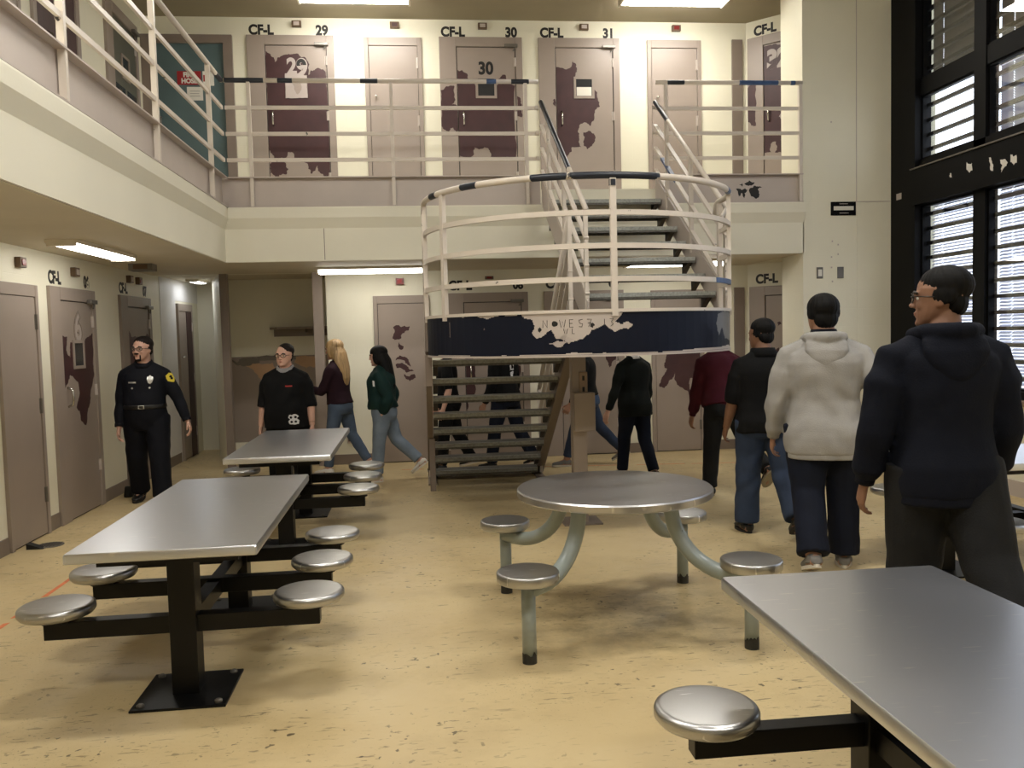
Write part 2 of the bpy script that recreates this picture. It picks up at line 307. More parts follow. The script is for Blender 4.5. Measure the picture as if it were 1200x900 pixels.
PATCH = {
'29':[(0.232,1.972),(0.273,1.947),(0.325,1.9),(0.336,1.843),(0.369,1.895),(0.475,1.935),(0.606,1.949),(0.708,1.903),(0.758,1.82),(0.749,1.741),(0.725,1.663),(0.768,1.741),(0.861,1.773),(0.938,1.743),(0.962,1.664),(0.963,1.572),(0.974,1.506),(0.987,1.296),(0.975,0.979),(0.971,0.661),(0.963,0.449),(0.888,0.428),(0.837,0.476),(0.814,0.569),(0.78,0.503),(0.731,0.464),(0.694,0.53),(0.683,0.596),(0.528,0.663),(0.51,0.729),(0.452,0.737),(0.437,0.677),(0.318,0.651),(0.421,0.598),(0.449,0.531),(0.428,0.465),(0.336,0.453),(0.321,0.413),(0.283,0.427),(0.227,0.48),(0.224,0.585),(0.279,0.664),(0.238,0.73),(0.225,0.796),(0.208,0.822),(0.224,1.033),(0.223,1.504),(0.226,1.816)],
'30a':[(0.209,1.753),(0.283,1.758),(0.349,1.714),(0.382,1.626),(0.454,1.567),(0.728,1.568),(0.744,1.649),(0.8,1.703),(0.846,1.69),(0.834,1.623),(0.961,1.569),(0.946,0.976),(0.947,0.665),(0.786,0.66),(0.621,0.666),(0.61,0.747),(0.542,0.788),(0.473,0.761),(0.419,0.789),(0.408,0.708),(0.333,0.659),(0.21,0.681),(0.214,0.977),(0.201,1.299),(0.204,1.566)],
'30b':[(0.004,1.499),(0.087,1.552),(0.182,1.553),(0.19,1.379),(0.142,1.326),(0.215,1.299),(0.214,1.004),(0.191,0.964),(0.153,1.031),(0.112,1.031),(0.097,0.977),(0.017,1.031),(0.001,1.138),(0.0,1.299)],
'30c':[(0.972,1.435),(1.026,1.381),(1.043,1.301),(1.04,1.166),(0.979,1.179)],
'31a':[(0.22,1.809),(0.347,1.775),(0.418,1.802),(0.439,1.889),(0.488,1.843),(0.501,1.776),(0.48,1.722),(0.47,1.659),(0.465,1.41),(0.704,1.411),(0.72,1.52),(0.761,1.479),(0.787,1.357),(0.791,1.302),(0.729,1.261),(0.712,1.139),(0.668,1.057),(0.571,1.098),(0.514,1.057),(0.493,0.989),(0.511,0.921),(0.501,0.853),(0.536,0.784),(0.466,0.785),(0.41,0.785),(0.409,0.73),(0.337,0.654),(0.296,0.703),(0.222,0.921),(0.211,1.139),(0.215,1.572)],
'31b':[(0.568,0.975),(0.639,0.997),(0.709,0.962),(0.715,0.88),(0.677,0.798),(0.62,0.757),(0.573,0.798),(0.566,0.866),(0.581,0.921)],
'31c':[(0.177,1.382),(0.2,1.396),(0.203,1.301),(0.176,1.328)],
'32a':[(0.139,2.058),(0.217,2.041),(0.374,2.032),(0.464,1.998),(0.511,1.479),(0.505,0.617),(0.364,0.651),(0.393,0.715),(0.379,0.785),(0.336,0.792),(0.302,0.729),(0.321,0.658),(0.147,0.676),(0.141,1.002),(0.134,1.553)],
'32b':[(-0.037,1.477),(0.038,1.573),(0.12,1.57),(0.117,1.282),(0.115,1.034),(0.048,1.046),(-0.026,1.142),(-0.039,1.255),(-0.053,1.369)],
'06':[(0.194,1.711),(0.346,1.713),(0.304,1.587),(0.393,1.517),(0.412,1.659),(0.722,1.656),(0.847,1.709),(0.964,1.744),(0.929,1.438),(0.951,1.328),(0.832,1.155),(0.799,1.05),(0.72,0.95),(0.679,0.847),(0.555,0.913),(0.541,1.001),(0.469,1.042),(0.565,1.173),(0.545,1.278),(0.362,1.356),(0.312,1.291),(0.223,1.23),(0.106,1.237),(0.158,1.333),(0.191,1.463),(0.194,1.595)],
'07':[(0.148,1.786),(0.262,1.758),(0.314,1.705),(0.499,1.704),(0.751,1.661),(0.872,1.746),(1.03,1.703),(0.977,1.374),(0.824,0.859),(0.431,0.871),(0.337,1.066),(0.175,1.199),(0.094,1.284),(0.089,1.405),(0.16,1.483),(0.156,1.685)],
's0a':[(0.233,1.607),(0.259,1.68),(0.245,1.753),(0.299,1.776),(0.351,1.751),(0.395,1.766),(0.456,1.76),(0.447,1.712),(0.393,1.693),(0.356,1.665),(0.342,1.605),(0.293,1.594)],
's0b':[(0.309,1.557),(0.374,1.494),(0.342,1.458),(0.313,1.471)],
's0c':[(0.26,1.326),(0.31,1.386),(0.382,1.371),(0.429,1.309),(0.456,1.235),(0.415,1.26),(0.369,1.323),(0.309,1.337)],
's0d':[(0.263,1.277),(0.355,1.287),(0.427,1.236),(0.438,1.198),(0.498,1.184),(0.4,1.163),(0.341,1.214),(0.269,1.228)],
's0e':[(0.363,1.147),(0.435,1.113),(0.497,1.143),(0.515,1.098),(0.433,1.051),(0.397,1.077)],
's1':[(0.211,1.358),(0.654,1.346),(0.665,1.197),(0.651,1.049),(0.573,0.952),(0.522,0.978),(0.508,0.88),(0.532,0.755),(0.518,0.668),(0.482,0.806),(0.419,0.845),(0.356,0.884),(0.306,0.96),(0.321,1.071),(0.294,0.998),(0.217,0.914),(0.166,0.853),(0.09,0.88),(0.116,0.941),(0.168,1.039),(0.207,1.111),(0.17,1.125),(0.184,1.211)],
'08':[(0.073,1.435),(0.302,1.477),(0.333,1.283),(0.336,0.97),(0.32,0.825),(0.259,0.815),(0.244,0.707),(0.201,0.636),(0.188,0.854),(0.184,1.143),(0.103,1.218)],
'UL':[(0.071,1.434),(0.127,1.514),(0.998,1.851),(0.982,1.637),(0.94,1.437),(0.962,1.291),(0.865,1.292),(0.76,1.311),(0.655,1.307),(0.449,1.279),(0.072,1.267)],
'teal':[(0.422,1.719),(0.694,1.72),(0.687,1.552),(0.415,1.577),(0.521,1.552),(0.711,1.526),(0.704,1.371),(0.513,1.383),(0.694,1.707),(0.848,1.721),(0.841,1.579),(0.764,1.566)],
'recess':[(-2.673,1.383),(-2.611,1.326),(-2.556,1.369),(-2.417,1.386),(-2.311,1.362),(-2.27,1.316),(-2.443,1.278),(-2.571,1.281),(-2.465,1.267),(-2.271,1.305),(-2.099,1.311),(-2.059,1.222),(-2.238,1.074),(-2.34,1.176),(-2.445,1.234),(-2.31,1.394),(-2.074,1.388),(-2.065,1.337),(-2.269,1.343),(-1.773,1.379),(-1.514,1.372),(-1.519,1.228),(-1.628,1.221),(-1.734,1.279)],
'drum':[(-28.12,1.765),(-24.75,1.735),(-23.85,1.693),(-24.86,1.641),(-23.0,1.598),(-21.1,1.618),(-18.28,1.658),(-16.96,1.595),(-12.89,1.568),(-8.36,1.59),(-5.59,1.651),(-1.01,1.69),(1.71,1.636),(6.45,1.654),(7.92,1.685),(6.01,1.707),(4.57,1.687),(2.24,1.709),(4.64,1.774),(-28.09,1.786)],
'drumR':[(48.09,1.749),(55.84,1.78),(64.7,1.764),(69.62,1.525),(55.44,1.555),(52.13,1.647),(49.17,1.58),(46.78,1.671)],
'drumtext':[(-21.01,1.702),(-19.62,1.701),(-15.95,1.699),(-6.91,1.693),(-1.92,1.69),(1.29,1.688),(-0.04,1.751)],
'rail':[(-72.2,2.751),(-66.02,2.748),(-50.72,2.746),(-43.54,2.742),(-24.13,2.739),(-12.7,2.739),(-11.8,2.742),(17.9,2.74),(52.17,2.756),(64.02,2.785)],
'railposts':[(-62.99,2.29),(1.99,2.204),(69.57,2.265)],
'torn':[(8.31,3.13),(8.01,3.158),(7.681,3.119),(7.513,3.079),(7.376,3.098),(9.281,3.068)],
'graf':[(2.962,3.143),(3.081,3.199),(3.159,3.123),(3.239,3.198),(3.11,3.104)],
}

# ------------------------------------------------------------------ the room
XL, YB, YW, XW, XR = -2.03, 9.46, 11.11, -3.31, 5.47      # balcony edges, back wall, left wall, window wall
ZS, ZM, ZK, ZR, ZF, ZC = 2.473, 3.046, 3.37, 4.385, 3.24, 5.63   # soffit, slab edge, kick plate, hand rail, upper floor, ceiling
R45 = -PI/4
A0 = (4.37, 11.11)      # start of the angled corner wall

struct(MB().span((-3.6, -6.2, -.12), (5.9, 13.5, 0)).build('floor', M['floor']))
struct(MB().span((-3.6, -6.2, ZC), (6.2, 13.5, ZC+.15)).build('ceiling', M['ceil']))
wl = struct(MB().span((-3.5, -6.2, 0), (XW, 13.4, ZC)).build('wall_left', M['cream']))
wb = struct(MB().span((-1.20, YW, 0), (4.6, YW+.2, ZC)).span((XW, YW, ZS), (-1.20, YW+.2, ZC)).build('wall_back', M['cream']))
wa = empty('wall_angled', (A0[0], A0[1], 0), R45); struct(wa)
MB().span((0, 0, 0), (2.3, .15, ZC)).build('wall_face', M['cream'], wa)
wr = struct(MB().span((4.38, YB, 0), (5.75, 10.04, ZC)).build('wall_right_end', M['cream']))
struct(MB().span((XR, -6.2, 0), (5.72, YB, .90)).span((XR, -6.2, .90), (5.72, 2.85, ZC)).span((XR, 2.85, 5.35), (5.72, YB, ZC)).build('wall_right', M['cream']))
struct(MB().span((-3.6, -6.2, 0), (5.9, -6.0, ZC)).build('wall_front', M['smooth']))
# shower recess and side passage behind the back wall
wp = MB(); wp.poly([(-2.52, 11.13, 0), (-2.44, 11.13, 0), (-2.80, 12.3, 0), (-2.95, 13.2, 0), (-3.02, 13.2, 0), (-2.88, 12.3, 0)], (0, 0, ZS))
struct(wp.build('wall_partition', M['smooth']))
struct(MB().span((XW, 13.15, 0), (-2.95, 13.3, ZS)).build('wall_passage_end', M['smooth']))
rw = struct(MB().span((-2.85, 12.28, 0), (-1.0, 12.45, ZS)).span((-1.20, 11.31, 0), (-1.0, 12.28, ZS)).build('wall_recess', M['smooth']))
MB().span((-2.80, 12.268, .10), (-1.2, 12.279, 1.40)).build('wainscot_panel', M['mauve'], rw)
b = MB().span((-2.80, 12.20, 0), (-1.2, 12.268, .20)); b.build('recess_kerb', M['smooth'], rw)
struct(MB().span((XW, YW+.2, ZS), (-.9, 13.4, ZS+.12)).build('ceiling_recess', M['soffit']))
struct(MB().span((XW, 11.32, 0), (XW+.006, 12.0, ZS)).span((XW, 12.0, 2.19), (XW+.006, 13.15, ZS)).build('wall_passage_side', M['white']))  # thin sheet on the left wall, coloured as lit by the passage lamp
# bases
struct(MB().span((-1.20, YW-.012, 0), (-.62, YW, .13)).span((.11, YW-.012, 0), (.36, YW, .13)).span((1.40, YW-.012, 0), (1.59, YW, .13)).span((2.66, YW-.012, 0), (3.02, YW, .13)).span((3.78, YW-.012, 0), (4.36, YW, .13)).build('baseboard_back', M['mauve2']))
struct(MB().span((XW, -6, 0), (XW+.012, 7.05, .13)).span((XW, 7.79, 0), (XW+.012, 8.01, .13)).span((XW, 9.09, 0), (XW+.012, 9.81, .13)).span((XW, 10.9, 0), (XW+.012, 11.95, .13)).build('baseboard_left', M['mauve2']))
struct(MB().span((4.38, YB-.012, 0), (XR, YB, .15)).span((XR-.012, -6, 0), (XR, YB-.012, .15)).build('baseboard_right', M['kick']))
struct(MB().span((-2.50, 11.05, 0), (-2.41, 11.15, ZS)).build('trim_1', M['mauve2']))
struct(MB().span((-1.36, 11.05, 0), (-1.24, 11.15, ZS)).build('trim_2', M['mauve']))
struct(MB().span((4.17, YW-.03, 0), (4.31, YW, 2.17)).span((4.17, YW-.03, ZF), (4.31, YW, 5.41)).build('trim_3', M['mauve2']))
# raised panel seams on the end wall
MB().span((5.018, YB-.006, 3.05), (5.024, YB, 5.63)).span((5.02, YB-.006, 3.045), (XR, YB, 3.052)).build('panel_seam', M['kick'], wr)
MB().span((5.03, YB-.004, 0), (5.034, YB, 3.0)).build('panel_seam', M['smooth'], wr)

# the balcony slab: down-turned edge with a sloping soffit lip
def balcony():
    prof = [(0, ZS), (0, 2.82), (-.05, 2.93), (-.05, 3.03), (-.045, ZM), (.09, ZM), (.09, ZF-.01)]
    b = MB(); rings = []
    for (ex, ey, ix, iy, nx, ny) in ((XL-.0, -6.0, XW, -6.0, -1, 0), (XL-.025, YB, XW, YW, -1, 1), (4.39, YB, 4.39, YW, 0, 1)):
        ring = [(ex+nx*o, ey+ny*o, z) for o, z in prof]
        ring += [(ix, iy, ZF-.01), (ix, iy, ZS)]; rings.append(ring)
    b.loft(rings)
    b.poly([(4.38, YB+.02, ZS), (4.38, YW, ZS), (5.9, 9.6, ZS), (5.9, YB+.3, ZS)], (0, 0, ZF-.01-ZS))
    return struct(b.build('balcony_slab', M['smooth']))
slab = balcony()
tag(slab, 'cream balcony slab with its down-turned edge above the lower cells')
b = MB(); b.span((XW, -6.0, ZS-.006), (XL-.03, YB, ZS-.001)).span((XW, YB, ZS-.006), (4.37, YW, ZS-.001)); b.build('soffit_panel', M['soffit'], slab)
MB().span((-1.02, YB-.004, ZS+.01), (-1.013, YB, 2.82)).build('slab_joint', M['mauve2'], slab)

# ------------------------------------------------------------------ doors
def strokes(root, m):
    pass
DOORN = [0]
def new_door(loc, rz, label):
    DOORN[0] += 1
    r = empty('door_%d' % DOORN[0], loc, rz); struct(r); tag(r, label); return r
def hinge(b, x, z, h=.11): b.tube([(x, -.028, z-h/2), (x, -.028, z+h/2)], .011, 8); b.span((x-.02, -.024, z-h/2), (x+.02, -.016, z+h/2)); return b
def cell_door(loc, rz, label, num=None, numstyle='black', leafmat='mauve', framemat='mauve'):
    r = new_door(loc, rz, label); mm = M[framemat]
    b = MB(); b.span((0, -.03, 0), (.215, .03, 2.17), .004); b.span((.975, -.03, 0), (1.06, .03, 2.17), .004); b.span((.215, -.03, 2.05), (.975, .03, 2.17), .004)
    b.build('door_frame', mm, r)
    MB().span((.21, -.004, 0), (.98, .004, 2.06)).build('door_gap_shade', M['black'], r)  # black sheet stands in for the shade in the gap round the leaf
    lf = MB().span((.224, -.018, .012), (.966, .018, 2.042), .003).build('door_leaf', M[leafmat], r)
    wf = MB(); x0, x1, z0, z1 = .452, .722, 1.405, 1.68
    wf.span((x0, -.03, z0), (x0+.03, -.016, z1)).span((x1-.03, -.03, z0), (x1, -.016, z1)).span((x0+.03, -.03, z0), (x1-.03, -.016, z0+.03)).span((x0+.03, -.03, z1-.03), (x1-.03, -.016, z1))
    w = wf.build('vision_frame', mm, r)
    MB().span((x0+.03, -.0215, z0+.03), (x1-.03, -.0185, z1-.03)).build('vision_pane', M['vision'], w)
    h = MB(); h.tube([(.29, -.018, 1.06), (.29, -.06, 1.08), (.29, -.066, 1.15), (.29, -.06, 1.22), (.29, -.018, 1.24)], .011, 10); h.lathe([(.022, 0), (.022, .006)], (0, 0, 0)) if False else None
    h.build('pull_handle', M['chrome'], r, True)
    for z in (.42, 1.18, 1.86): hinge(MB(), .968, z).build('hinge', M['kick'], r)
    c = MB().span((.83, -.075, 2.035), (1.0, -.03, 2.075), .006); c.tube([(.97, -.05, 2.04), (.94, -.05, 1.99)], .009, 8); c.build('door_closer', M['greymetal'], r)
    return r
def service_door(loc, rz, label, knob=True, mirror=False):
    r = new_door(loc, rz, label); b = MB(); m = M['mauve']
    b.span((0, -.03, 0), (.052, .03, 2.155), .004); b.span((.668, -.03, 0), (.72, .03, 2.155), .004); b.span((.052, -.03, 2.055), (.668, .03, 2.155), .004); b.build('door_frame', m, r)
    MB().span((.05, -.004, 0), (.67, .004, 2.06)).build('door_gap_shade', M['black'], r)  # gap shade put in as a black sheet behind the leaf
    MB().span((.057, -.02, .012), (.663, .016, 2.05), .003).build('door_leaf', m, r)
    for z in (.35, 1.12, 1.84): hinge(MB(), .664, z, .13).build('hinge', M['kick'] if knob else M['greymetal'], r)
    if knob:
        k = MB(); k.tube([(.13, -.02, 1.42), (.13, -.045, 1.42)], .010, 10); k.ell((.13, -.052, 1.42), (.017, .012, .017)); k.build('knob', M['chrome'], r, True)
    return r
M['vision'] = mat('dim_cell_behind_glass', (58, 58, 60), .12, var=.2, scale=3)
M['visionlit'] = mat('bright_paper_behind_glass', (214, 208, 196), .3, var=.05)
def peel(r, key, m='maroon', clip=None, onframe=False, amp=.016, name='peeled_paint'):
    return patch(name, PATCH[key], M[m], r, -.0305 if onframe else (-.0205 if key[0] == 's' else -.0185), amp, .0012, clip)
LEAF = (.226, .964, .02, 2.03)
def numerals(r, s, m='black', h=.165, u=.587, z=1.70, bold=.01, name='door_number', sx=.9):
    t = text(s, h, M[m], r, (u, -.0205, z), name, bold, sx, align='CENTER'); return t

# upper tier, back wall
d = cell_door((-2.05, YW, ZF), 0, 'upper cell door 29 with a large peeled maroon area, behind the balcony railing')
peel(d, '29', clip=LEAF); numerals(d, '2', 'pale', .19, .54, 1.70); numerals(d, '9', 'pale', .20, .665, 1.68, .016); numerals(d, '9', 'black', .19, .66, 1.685).location.y = -.0222
patch('torn_notice', [(.455, 1.70), (.60, 1.70), (.72, 1.66), (.722, 1.40), (.45, 1.395)], M['pale'], d, -.031, .012)
patch('torn_notice', [(.52, 1.62), (.66, 1.63), (.65, 1.50), (.60, 1.44), (.56, 1.52)], M['mauve'], d, -.0325, .012)
service_door((-.61, YW, ZF), 0, 'plain upper mauve service door between cell doors 29 and 30')
d = cell_door((.33, YW, ZF), 0, 'upper cell door 30 with a black 30 over its window')
peel(d, '30a', clip=LEAF); peel(d, '30b', clip=(.004, .212, .3, 1.7), onframe=True); peel(d, '30c', clip=(.978, 1.05, .3, 1.7), onframe=True); numerals(d, '30', 'black', .15, .587, 1.71, .008)
d = cell_door((1.60, YW, ZF), 0, 'upper cell door 31 with white paper in its window, above the stairs')
peel(d, '31a', clip=LEAF); peel(d, '31b', clip=LEAF); peel(d, '31c', clip=(.004, .212, .3, 1.7), onframe=True)
for ch in list(d.children):
    if ch.name.startswith('vision_frame'):
        MB().span((.49, -.0235, 1.44), (.685, -.022, 1.55)).build('paper_in_window', M['paper'], ch)
service_door((3.03, YW, ZF), 0, 'plain upper mauve service door right of cell door 31')
d = cell_door((A0[0]+.02, A0[1]-.02, ZF), R45, 'upper cell door 32 with pale 32 on maroon, on the angled corner wall')
peel(d, '32a', clip=LEAF); peel(d, '32b', clip=(.004, .212, .3, 1.7), onframe=True); numerals(d, '32', 'pale', .22, .405, 1.74, .018)
patch('bare_paint_fleck', [(.42, 1.10), (.5, 1.22), (.58, 1.2), (.55, 1.05), (.62, 1.0), (.5, .98)], M['pale'], d, -.0198, .03, .0006)
# lower tier, back wall
d = service_door((-.61, YW, 0), 0, 'lower mauve door with small maroon scrapes behind the woman in green', False)
for k in 'abcde': peel(d, 's0'+k, amp=.012, name='scraped_paint')
d = cell_door((.33, YW, 0), 0, 'lower cell door 08 seen behind the landing and lower stair flight')
peel(d, '08', clip=(.226, .5, .3, 1.6)); patch('peeled_paint', [(.6, 1.5), (.85, 1.45), (.94, 1.2), (.9, .9), (.84, 1.1), (.75, 1.15), (.7, 1.3)], M['maroon'], d, -.0185, .03)
d = cell_door((1.60, YW, 0), 0, 'lower cell door 09 behind the upper flight of stairs')
patch('peeled_paint', [(.72, 1.5), (.93, 1.52), (.94, 1.25), (.86, 1.15), (.80, 1.3), (.70, 1.35)], M['maroon'], d, -.0185, .03)
d = service_door((3.03, YW, 0), 0, 'lower mauve door with a wide jagged maroon peel right of the stairs', False)
peel(d, 's1', clip=(.06, .66, .3, 1.5))
d = cell_door((A0[0]+.02, A0[1]-.02, 0), R45, 'lower cell door on the angled corner wall behind the man in black')
for P in ([(.38, 1.68), (.42, 1.70), (.44, 1.66), (.39, 1.64)], [(.50, 1.60), (.53, 1.61), (.51, 1.53)], [(.30, 1.30), (.40, 1.36), (.42, 1.10), (.33, 1.15)]): patch('scraped_paint', P, M['maroon'], d, -.0185, .01)
# lower tier, left wall (local x runs away from the camera)
service_door((XW, 7.06, 0), PI/2, 'nearest plain mauve door on the left wall', False)
d = cell_door((XW, 8.02, 0), PI/2, 'left-wall cell door 06 with grey outlined 6 and maroon peel')
peel(d, '06', clip=LEAF); numerals(d, '6', 'mauve2', .25, .60, 1.68, .03); numerals(d, '6', 'pale', .25, .60, 1.68, .006).location.y = -.0222
d = cell_door((XW, 9.82, 0), PI/2, 'left-wall cell door 07 behind the officer', leafmat='mauve2', framemat='mauve2')
peel(d, '07', clip=LEAF)
d = service_door((XW+.006, 12.02, 0), PI/2, 'mauve door standing in the cool-lit side passage', True)
MB().span((.40, -.027, .012), (.663, -.021, 2.05)).build('dark_door_edge', M['maroon'], d)
# upper tier, left wall and the hose cabinet
d = cell_door((XW, 8.02, ZF), PI/2, 'upper left-wall cell door with maroon peel behind the left railing')
patch('peeled_paint', [(.05, .9), (.25, .8), (.9, .85), (.97, 1.3), (.95, 1.95), (.06, 1.95)], M['maroon'], d, -.0305, .02, clip=(.07, .214, .2, 1.95)); patch('peeled_paint', [(.2, .7), (.5, .75), (.9, .85), (.97, 1.3), (.95, 1.95), (.2, 1.95)], M['maroon'], d, -.0185, .02, clip=LEAF)
M['ashdoor'] = mat('grey_green_door_paint', (92, 92, 82), .45, var=.08)
d = cell_door((XW, 9.82, ZF), PI/2, 'far upper left-wall cell door with dark glazed leaf', leafmat='ashdoor')
for a, e in ((.25, .55), (.62, .93)): MB().span((a, -.0225, .3), (e, -.0185, 1.30)).build('dark_glazing', M['vision'], d)
service_door((XW, 7.06, ZF), PI/2, 'upper left-wall service door near the camera')
td = new_door((-3.31, YW, ZF), 0, 'tall teal door in a mauve frame at the upper corner')
MB().span((.0, -.05, 0), (.14, .02, 2.16)).span((.98, -.05, 0), (1.09, .02, 2.16)).span((.14, -.05, 2.06), (.98, .02, 2.16)).build('door_frame', M['mauve2'], td)
MB().span((.14, -.012, 0), (.98, .01, 2.06)).build('door_leaf', M['teal'], td)
MB().tube([(.20, -.012, .95), (.20, -.05, .97), (.20, -.05, 1.15), (.20, -.012, 1.17)], .012, 8).build('pull_handle', M['greymetal'], td, True)

# sign and notices taped on the teal door
def flat_thing(name, label, cat, x0, x1, z0, z1, y, m, group=None, th=.004):
    r = empty(name, ((x0+x1)/2, y, z0)); tag(r, label, cat, group); w = (x1-x0)/2
    MB().span((-w, -th, 0), (w, 0, z1-z0)).build('sheet', m, r); return r
s = flat_thing('fire_hose_sign', 'red FIRE HOSE sign on the teal door', 'sign', -2.90, -2.615, 4.80, 4.965, YW-.013, M['red'])
text('FIRE', .055, M['paper'], s, (0, -.005, .095), 'sign_lettering', .004, .95, align='CENTER'); text('HOSE', .055, M['paper'], s, (0, -.005, .02), 'sign_lettering', .004, .95, align='CENTER')
s = flat_thing('paper_notice', 'white paper notice hung below the red sign', 'notice', -2.79, -2.60, 4.61, 4.775, YW-.013, M['paper'], th=.002)
MB().span((-.06, -.003, .05), (.06, -.0022, .055)).span((-.06, -.003, .08), (.05, -.0022, .085)).span((-.06, -.003, .11), (.06, -.0022, .115)).build('printed_lines', M['greymetal'], s)
s = flat_thing('paper_notice', 'white paper notice with a red block right of the red sign', 'notice', -2.595, -2.46, 4.79, 4.965, YW-.013, M['paper'], th=.002)
MB().span((-.06, -.003, .05), (.0, -.0022, .13)).build('printed_block', M['red'], s)

# stencilled cell numbers above the doors, part of the walls
def stencil(parent, s, loc, rz=0, h=.115, sx=.92, bold=.0075):
    t = text(s, h, M['black'], parent, loc, 'stencilled_lettering', bold, sx, rz); return t
for x, n in ((-2.05, '29'), (.33, '30'), (1.60, '31')):
    stencil(wb, 'CF-L', (x+.03, YW-.001, 5.425)); stencil(wb, n, (x+.85, YW-.001, 5.425))
for x, n in ((.33, '08'), (1.60, '09')):
    stencil(wb, 'CF-L', (x+.03, YW-.001, 2.215)); stencil(wb, n, (x+.87, YW-.001, 2.215), h=.10)
for y, n in ((8.02, '06'), (9.82, '07')):
    stencil(wl, 'CF-L', (XW+.001, y+.05, 2.20), PI/2, .11, .85); stencil(wl, n, (XW+.001, y+.86, 2.20), PI/2, .11, .85)
for z in (5.44, 2.215):
    stencil(wa, 'CF-L', (.11, -.001, z))

# indicator boxes above the doors
def wall_box(name, label, cat, loc, rz, size, m, group=None, lens=None):
    r = empty(name, loc, rz); tag(r, label, cat, group); w, d_, h = size
    MB().span((-w/2, -d_, -h/2), (w/2, 0, h/2), .004).build('housing', m, r)
    if lens: MB().span((-w*.3, -d_-.006, -h*.3), (w*.3, -d_, h*.3), .002).build('lens', lens, r)
    return r
for x, lab, ln in ((-1.43, 'door 29', 'kick'), (-.22, 'the service door by door 29', 'maroon'), (.89, 'door 30', 'kick'), (2.20, 'door 31', 'kick'), (3.42, 'the service door by door 31', 'alarm')):
    wall_box('door_indicator', 'small brown indicator box on the upper wall over '+lab, 'indicator box', (x, YW, 5.545), 0, (.115, .05, .075), M['brownbox'], 'indicator boxes over the upper doors', M[ln])
for y, z, lab, mm in ((7.50, 2.33, 'the nearest plain door', 'alarm'), (8.62, 2.33, 'cell door 06', 'kick'), (10.17, 2.36, 'the CF-L of door 07', 'kick'), (10.48, 2.36, 'door 07, the redder of the two', 'alarm')):
    wall_box('door_indicator', 'small brown indicator box on the left wall over '+lab, 'indicator box', (XW, y, z), PI/2, (.11, .05, .085), M['brownbox'], 'indicator boxes on the left wall', M[mm])
wall_box('alarm_light', 'small red alarm light on the lower back wall', 'alarm light', (-.26, YW, 2.335), 0, (.10, .05, .085), M['alarm'], None, M['red'])
wall_box('door_indicator', 'small dark indicator box on the lower wall over door 08', 'indicator box', (.89, YW, 2.36), 0, (.11, .05, .04), M['brownbox'], None, M['alarm'])
wall_box('soffit_detector', 'grey detector box hanging under the left balcony soffit', 'detector', (-2.92, 9.55, ZS-.04), .05, (.24, .2, .08), M['greymetal'], None, M['brownbox'])
o = wall_box('power_outlet', 'low wall outlet beside the blonde woman', 'outlet', (-.965, YW, .33), 0, (.07, .012, .115), M['kick'], None, M['brownbox'])
wall_box('switch_plate', 'switch plate with two white toggles on the cream end wall', 'switch plate', (4.575, YB, 2.24), 0, (.075, .012, .13), M['greymetal'], None, M['paper'])
wall_box('switch_plate', 'blank grey plate right of the plate with white toggles', 'switch plate', (4.825, YB, 2.24), 0, (.075, .012, .13), M['greymetal'])
k = wall_box('wall_sign', 'black sign with a blank white strip high on the cream end wall', 'sign', (4.86, YB, 2.97), 0, (.30, .015, .155), M['dark'])
MB().span((-.12, -.018, -.02), (.12, -.015, .026), .002).build('white_strip', M['paper'], k)
MB().span((-.05, -.017, .05), (.05, -.015, .056)).build('faint_mark', M['kick'], k); MB().span((-.05, -.017, -.055), (.06, -.015, -.048)).build('faint_mark', M['kick'], k)
for dx, dz in ((4.73, 2.60), (4.80, 2.56), (4.72, 2.42), (4.80, 2.45), (4.72, 2.30), (4.73, 2.14), (4.72, 3.95)):
    MB().box((dx, YB-.002, dz), (.014, .004, .018)).build('wall_scar', M['kick'], wr)

# recess shelf and flaking wall
sh = empty('wall_shelf', (-1.62, 12.28, 1.70)); tag(sh, 'dark mauve wall shelf in the recess behind the standing woman', 'shelf')
MB().poly([(-.50, 0, .07), (-.36, -.30, .07), (.40, -.30, .07), (.40, 0, .07)], (0, 0, .03)).build('shelf_board', M['mauve2'], sh)
MB().span((-.44, -.02, -.03), (.40, 0, .07)).build('support_rail', M['mauve2'], sh)
MB().poly([(.0, -.02, .07), (.02, -.02, .07), (.02, -.26, .07)], (0, 0, -.05)).build('bracket', M['mauve2'], sh)
for pts, mm in (([(-2.67, 1.38), (-2.61, 1.32), (-2.55, 1.37), (-2.41, 1.39), (-2.27, 1.38), (-2.27, 1.31), (-2.44, 1.27), (-2.57, 1.28)], 'ash'),
                ([(-2.46, 1.27), (-2.27, 1.30), (-2.10, 1.31), (-2.05, 1.22), (-2.15, 1.08), (-2.24, 1.06), (-2.34, 1.17)], 'tan'),
                ([(-2.31, 1.395), (-1.77, 1.395), (-1.77, 1.345), (-2.27, 1.34)], 'ash'),
                ([(-1.77, 1.38), (-1.51, 1.38), (-1.52, 1.22), (-1.63, 1.22), (-1.8, 1.30)], 'tan')):
    patch('flaked_area', pts, M[mm], rw, 12.2675, .02)
MB().span((-2.42, 12.276, 1.86), (-2.412, 12.28, 1.93)).build('wall_nick', M['paper'], rw)

